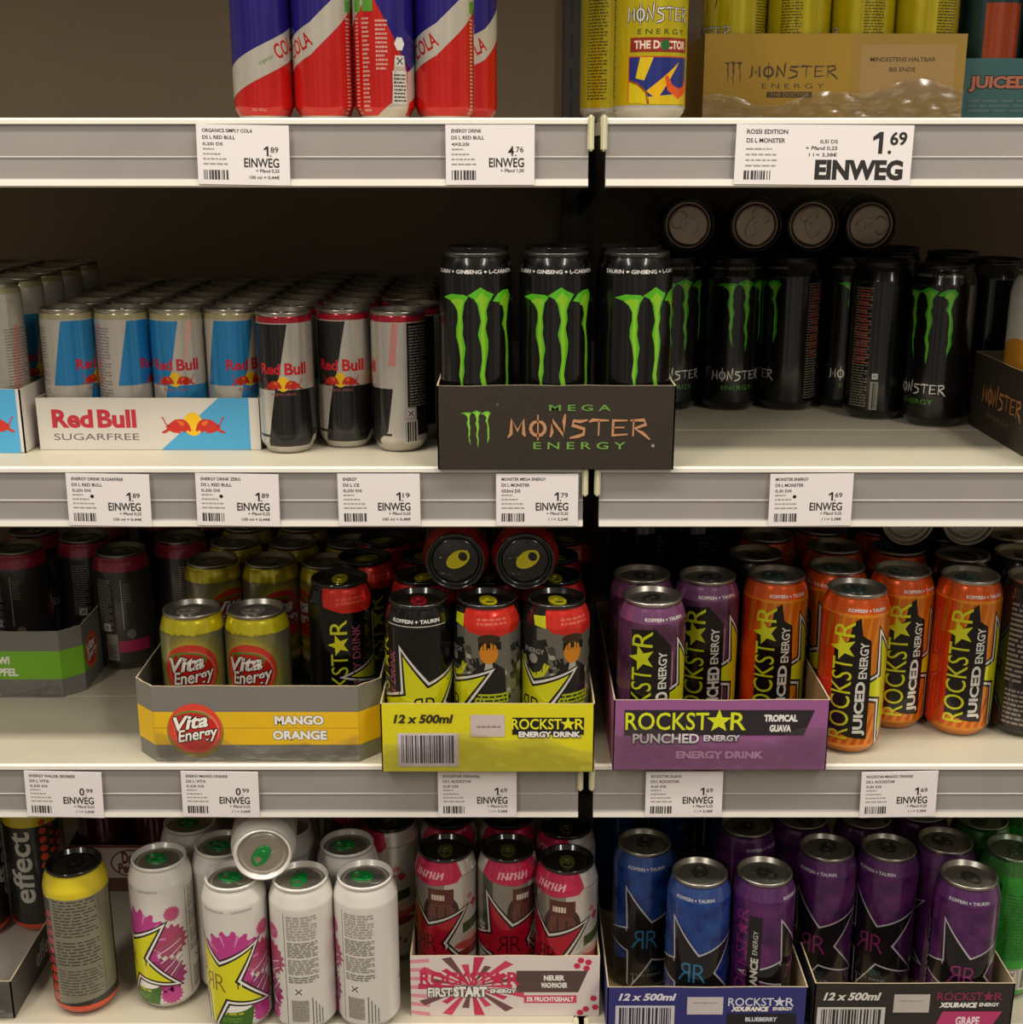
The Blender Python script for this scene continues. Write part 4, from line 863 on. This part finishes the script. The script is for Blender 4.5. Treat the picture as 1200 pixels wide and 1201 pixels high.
# third shelf, left
g = 'dark cans with magenta neck bands'
for px, py, r, lab in ((20, 640, 0, 'dark can with magenta neck in the kiwi tray, at the left picture edge'), (98, 627, 40, 'dark can with magenta neck deep in the kiwi tray'), (141, 643, 12, 'dark can with magenta neck and barcode standing alone right of the kiwi tray'),
                       (211, 628, 60, 'dark can with magenta neck behind the yellow necked cans')):
    can('berry', 3, px, py, rot=r, label=lab, group=g)
for x, y, n in ((-.640, .262, 'far left front'), (-.580, .338, 'left back'), (-.512, .385, 'right back')): can('berry', 3, X=x, Y=y, rot=90, label='dark can with magenta neck in the kiwi tray, %s' % n, group=g)
for i in range(4): can('berry', 3, X=-.452+.0665*i if i else -.447, Y=.425, rot=90, label='dark can in the rearmost row of the third left shelf, %s from left' % ORD[i], group=g)
g = 'grey and gold cans with yellow necks'
can('vita', 3, 224.5, 712, rot=6, label='gold can with yellow neck and red oval logo, left one at the front', group=g, tab=120)
can('vita', 3, 300.5, 712, rot=-7, label='gold can with yellow neck and red oval logo, right one at the front', group=g, tab=120)
can('vita', 3, 249, 655, rot=50, label='dim gold can with yellow neck, left of the three in the second row', group=g)
can('vita', 3, 309, 655, rot=30, label='dim gold can with yellow neck, middle of the three in the second row', group=g)
can('vita', 3, 370, 656, rot=-60, label='dim gold can with yellow neck, right of the three in the second row', group=g)
for i, x in enumerate((-.325, -.257, -.189)): can('vita', 3, X=x, Y=.290, rot=80, label='dim gold can behind the second row, %s from left' % ORD[i], group=g)
for i, x in enumerate((-.325, -.257)): can('vita', 3, X=x, Y=.357, rot=80, label='dim gold can at the very back, %s from left' % ORD[i], group=g)
g = 'tall black cans with yellow stars'
can('redneck', 3, 398, 676, rot=8, label='black can with red neck flash and vertical yellow lettering in the grey mango tray', group=g, tab=0)
can('redneck', 3, X=-.1560, Y=.1450, rot=30, label='black can with red neck right behind the vertical lettering can', group=g)
can('redband', 3, X=-.158, Y=.2130, rot=10, label='black can with red neck, second behind the vertical lettering can', group=g)
for i, (x, des, r, lab) in enumerate(((-.0900, 'orig', -8, 'black can with big yellow star and white neck text, left in the yellow tray'),
                                      (-.0235, 'comic', 0, 'black can with red neck and comic figure, middle of the yellow tray'), (.0430, 'comic', 24, 'black can with red neck and yellow star edge, right in the yellow tray'))):
    can(des, 3, X=x, Y=.017, rot=r, label=lab, group=g, tab=(190, 200, 200)[i])
for j in range(3):
    for i in range(3):
        can('redband', 3, X=-.0900+.0665*i, Y=.0835+.0665*j, rot=rng.uniform(0, 360), label='black can with red neck, row %d of the yellow tray, %s from left' % (j+2, ORD[i]), group=g)
lying('redband', 534, .022, SH[3]+.168+.0335, 170, 'black can with yellow tab lying lid forward on the yellow tray cans, left one', 'black cans lying on the yellow tray cans', tab=212+90)
lying('redband', 616, .022, SH[3]+.168+.0335, 160, 'black can with yellow tab lying lid forward on the yellow tray cans, right one', 'black cans lying on the yellow tray cans', tab=212+90)
# third shelf, right
g = 'purple cans with vertical yellow lettering'
can('punched', 3, X=.1365, Y=.0220, rot=8, label='purple can with yellow star at the front of the purple tray', group=g)
can('punched', 3, X=.1330, Y=.0890, rot=110, label='purple can showing its dark back, behind the front purple can', group=g)
can('punched', 3, 829, 673, rot=3, label='purple can with upright lettering in the middle of the purple tray', group=g)
g = 'orange cans with vertical yellow lettering'
can('juiced', 3, X=.2700, Y=.088, rot=4, label='orange can standing inside the purple tray', group=g, tab=60)
can('juiced', 3, X=.3415, Y=.0470, rot=-2, label='orange can in front at the right corner of the purple tray', group=g, tab=60)
can('juiced', 3, X=.3380, Y=.1150, rot=-75, label='orange can showing its plain red orange side behind the front one', group=g, tab=60)
can('juiced', 3, 1053, 666, rot=14, label='orange can between the plain sided one and the rightmost one', group=g, tab=60)
can('juiced', 3, 1133, 672, rot=2, label='rightmost orange can, standing free near the shelf edge', group=g, tab=60)
can('darkback', 3, 1216, 674, rot=-8, label='dark can with small print cut off by the right picture edge, third shelf', group='dark cans on the third right shelf')
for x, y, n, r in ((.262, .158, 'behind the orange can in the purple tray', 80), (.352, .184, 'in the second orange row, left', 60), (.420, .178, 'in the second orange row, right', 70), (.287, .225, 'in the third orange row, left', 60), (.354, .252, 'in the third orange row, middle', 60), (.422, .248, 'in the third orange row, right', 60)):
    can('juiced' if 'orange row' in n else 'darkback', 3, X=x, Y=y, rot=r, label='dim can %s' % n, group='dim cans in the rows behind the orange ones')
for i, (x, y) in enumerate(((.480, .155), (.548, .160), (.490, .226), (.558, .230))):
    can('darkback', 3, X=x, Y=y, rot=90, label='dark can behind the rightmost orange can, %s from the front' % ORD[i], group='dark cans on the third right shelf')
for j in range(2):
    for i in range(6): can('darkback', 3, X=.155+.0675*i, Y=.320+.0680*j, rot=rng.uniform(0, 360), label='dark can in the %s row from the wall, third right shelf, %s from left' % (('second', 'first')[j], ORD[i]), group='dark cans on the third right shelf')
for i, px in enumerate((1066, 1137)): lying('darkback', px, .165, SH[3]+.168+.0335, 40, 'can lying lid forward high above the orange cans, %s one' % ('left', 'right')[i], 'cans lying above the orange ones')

# bottom shelf, left
can('effect', 4, 34, Y=.188, rot=-6, label='dark can with vertical effect lettering standing in the corner tray', group='dark cans with orange dots')
can('effect', 4, X=-.6250, Y=.170, rot=100, label='dark can at the left picture edge beside the effect lettering can', group='dark cans with orange dots')
can('effect', 4, 86, 1009, rot=-122, label='can with yellow neck and grey text panel standing free on the bottom shelf', group='dark cans with orange dots')
for i, x in enumerate((-.507, -.440)):
    can('pepper', 4, X=x, Y=.2835, rot=0, label='dark red can in the soda logo tray, %s one' % ('left', 'right')[i], group='dark red soda cans')
    can('pepper', 4, X=x, Y=.352, rot=0, label='dark red can in the back of the soda logo tray, %s one' % ('left', 'right')[i], group='dark red soda cans')
g = 'white cans with pink splash and green tabs'
for px, py, r, lab, tb in ((186, 1003, -38, 'white can with yellow star standing apart, leftmost of the white cans', 80), (255, 989, 120, 'white can behind the gap left of the lying one', 80), (273, 1025, -4, 'white can with large yellow star and pink splash under the lying one', 80),
                       (352, 1026, -124, 'white can showing its text panel, right beside the large yellow star', 170), (427, 1024, -140, 'white can showing recycling mark and text, rightmost of the front row', 80), (407, 987, 100, 'white can behind the two text sided ones', 100),
                       (229, 966, 60, 'white can far back behind the leftmost gap', 80), (334, 968, 60, 'white can behind the lying one', 80)):
    can('splash', 4, px, py, rot=r, label=lab, group=g, tab=tb)
lying('splash', 308, -.006, SH[4]+.168+.0336, 180, 'white can with green tab lying lid forward on the white cans', g, yaw=8, nose=0, tab=140)
g = 'pink necked cans in the starburst tray'
for i, (x, y, r, lab) in enumerate(((-.0705, .068, -35, 'can with pink neck and red star, left in the starburst tray'), (-.0040, .068, 6, 'can with pink neck and whole red star, middle of the starburst tray'), (.0560, .0465, -38, 'can with pink neck standing forward at the right in the starburst tray'), (.0600, .1150, -60, 'pale can behind the forward one in the starburst tray'))):
    can('first', 4, X=x, Y=y, rot=r, label=lab, group=g, tab=180)
for i, x in enumerate((-.0705, -.0040)): can('first', 4, X=x, Y=.136, rot=0, label='can in the second row of the starburst tray, %s one' % ('left', 'right')[i], group=g)
can('first', 4, 455, 970, rot=-70, label='pink and white can left of the starburst tray behind the white cans', group=g)
can('first', 4, X=-.195, Y=.190, rot=40, label='pink and white can in the back left of the starburst tray', group=g)
# bottom shelf, right
g = 'blue and violet cans in the dark blue tray'
can('blue', 4, 756, 986, rot=0, label='blue can with black star, rear left in the dark blue tray', group=g)
can('blue', 4, 821, 1021, rot=-16, label='blue can with black star at the front of the dark blue tray', group=g)
can('violet', 4, 897, 1020, rot=64, label='violet can with vertical white lettering in the dark blue tray', group=g)
can('violet', 4, 876, 965, rot=28, label='violet can behind the lettered one in the dark blue tray', group=g)
g = 'violet cans in the black grape tray'
can('violet', 4, 970, 992, rot=-30, label='violet can with black star, left in the grape tray', group=g)
can('violet', 4, 1041, 992, rot=-38, label='violet can with black star, middle of the grape tray', group=g)
can('violet', 4, 1109, 984, rot=-138, label='dark sided can between the two right violet cans in the grape tray', group=g)
can('violet', 4, 1137, 1024, rot=-16, label='violet can at the front right of the grape tray', group=g)
for i, (px, py) in enumerate(((940, 958), (1015, 956), (1082, 952))): can('violet', 4, px, py, rot=100, label='dark can behind the grape tray cans, %s from left' % ORD[i], group=g)
g = 'green cans at the right end'
can('green', 4, 1190, 993, rot=12, label='bright green can cut off by the right picture edge', group=g)
can('green', 4, 1152, 962, rot=100, label='dim green can behind the grape tray', group=g)
can('green', 4, X=.585, Y=.170, rot=100, label='green can behind the bright green one', group=g)
for i in range(4): can('blue', 4, X=.130+.068*i, Y=.225+.010*(i % 2), rot=120, label='dim blue can in the row behind the dark blue tray fronts, %s from left' % ORD[i], group='dim blue cans on the bottom shelf')
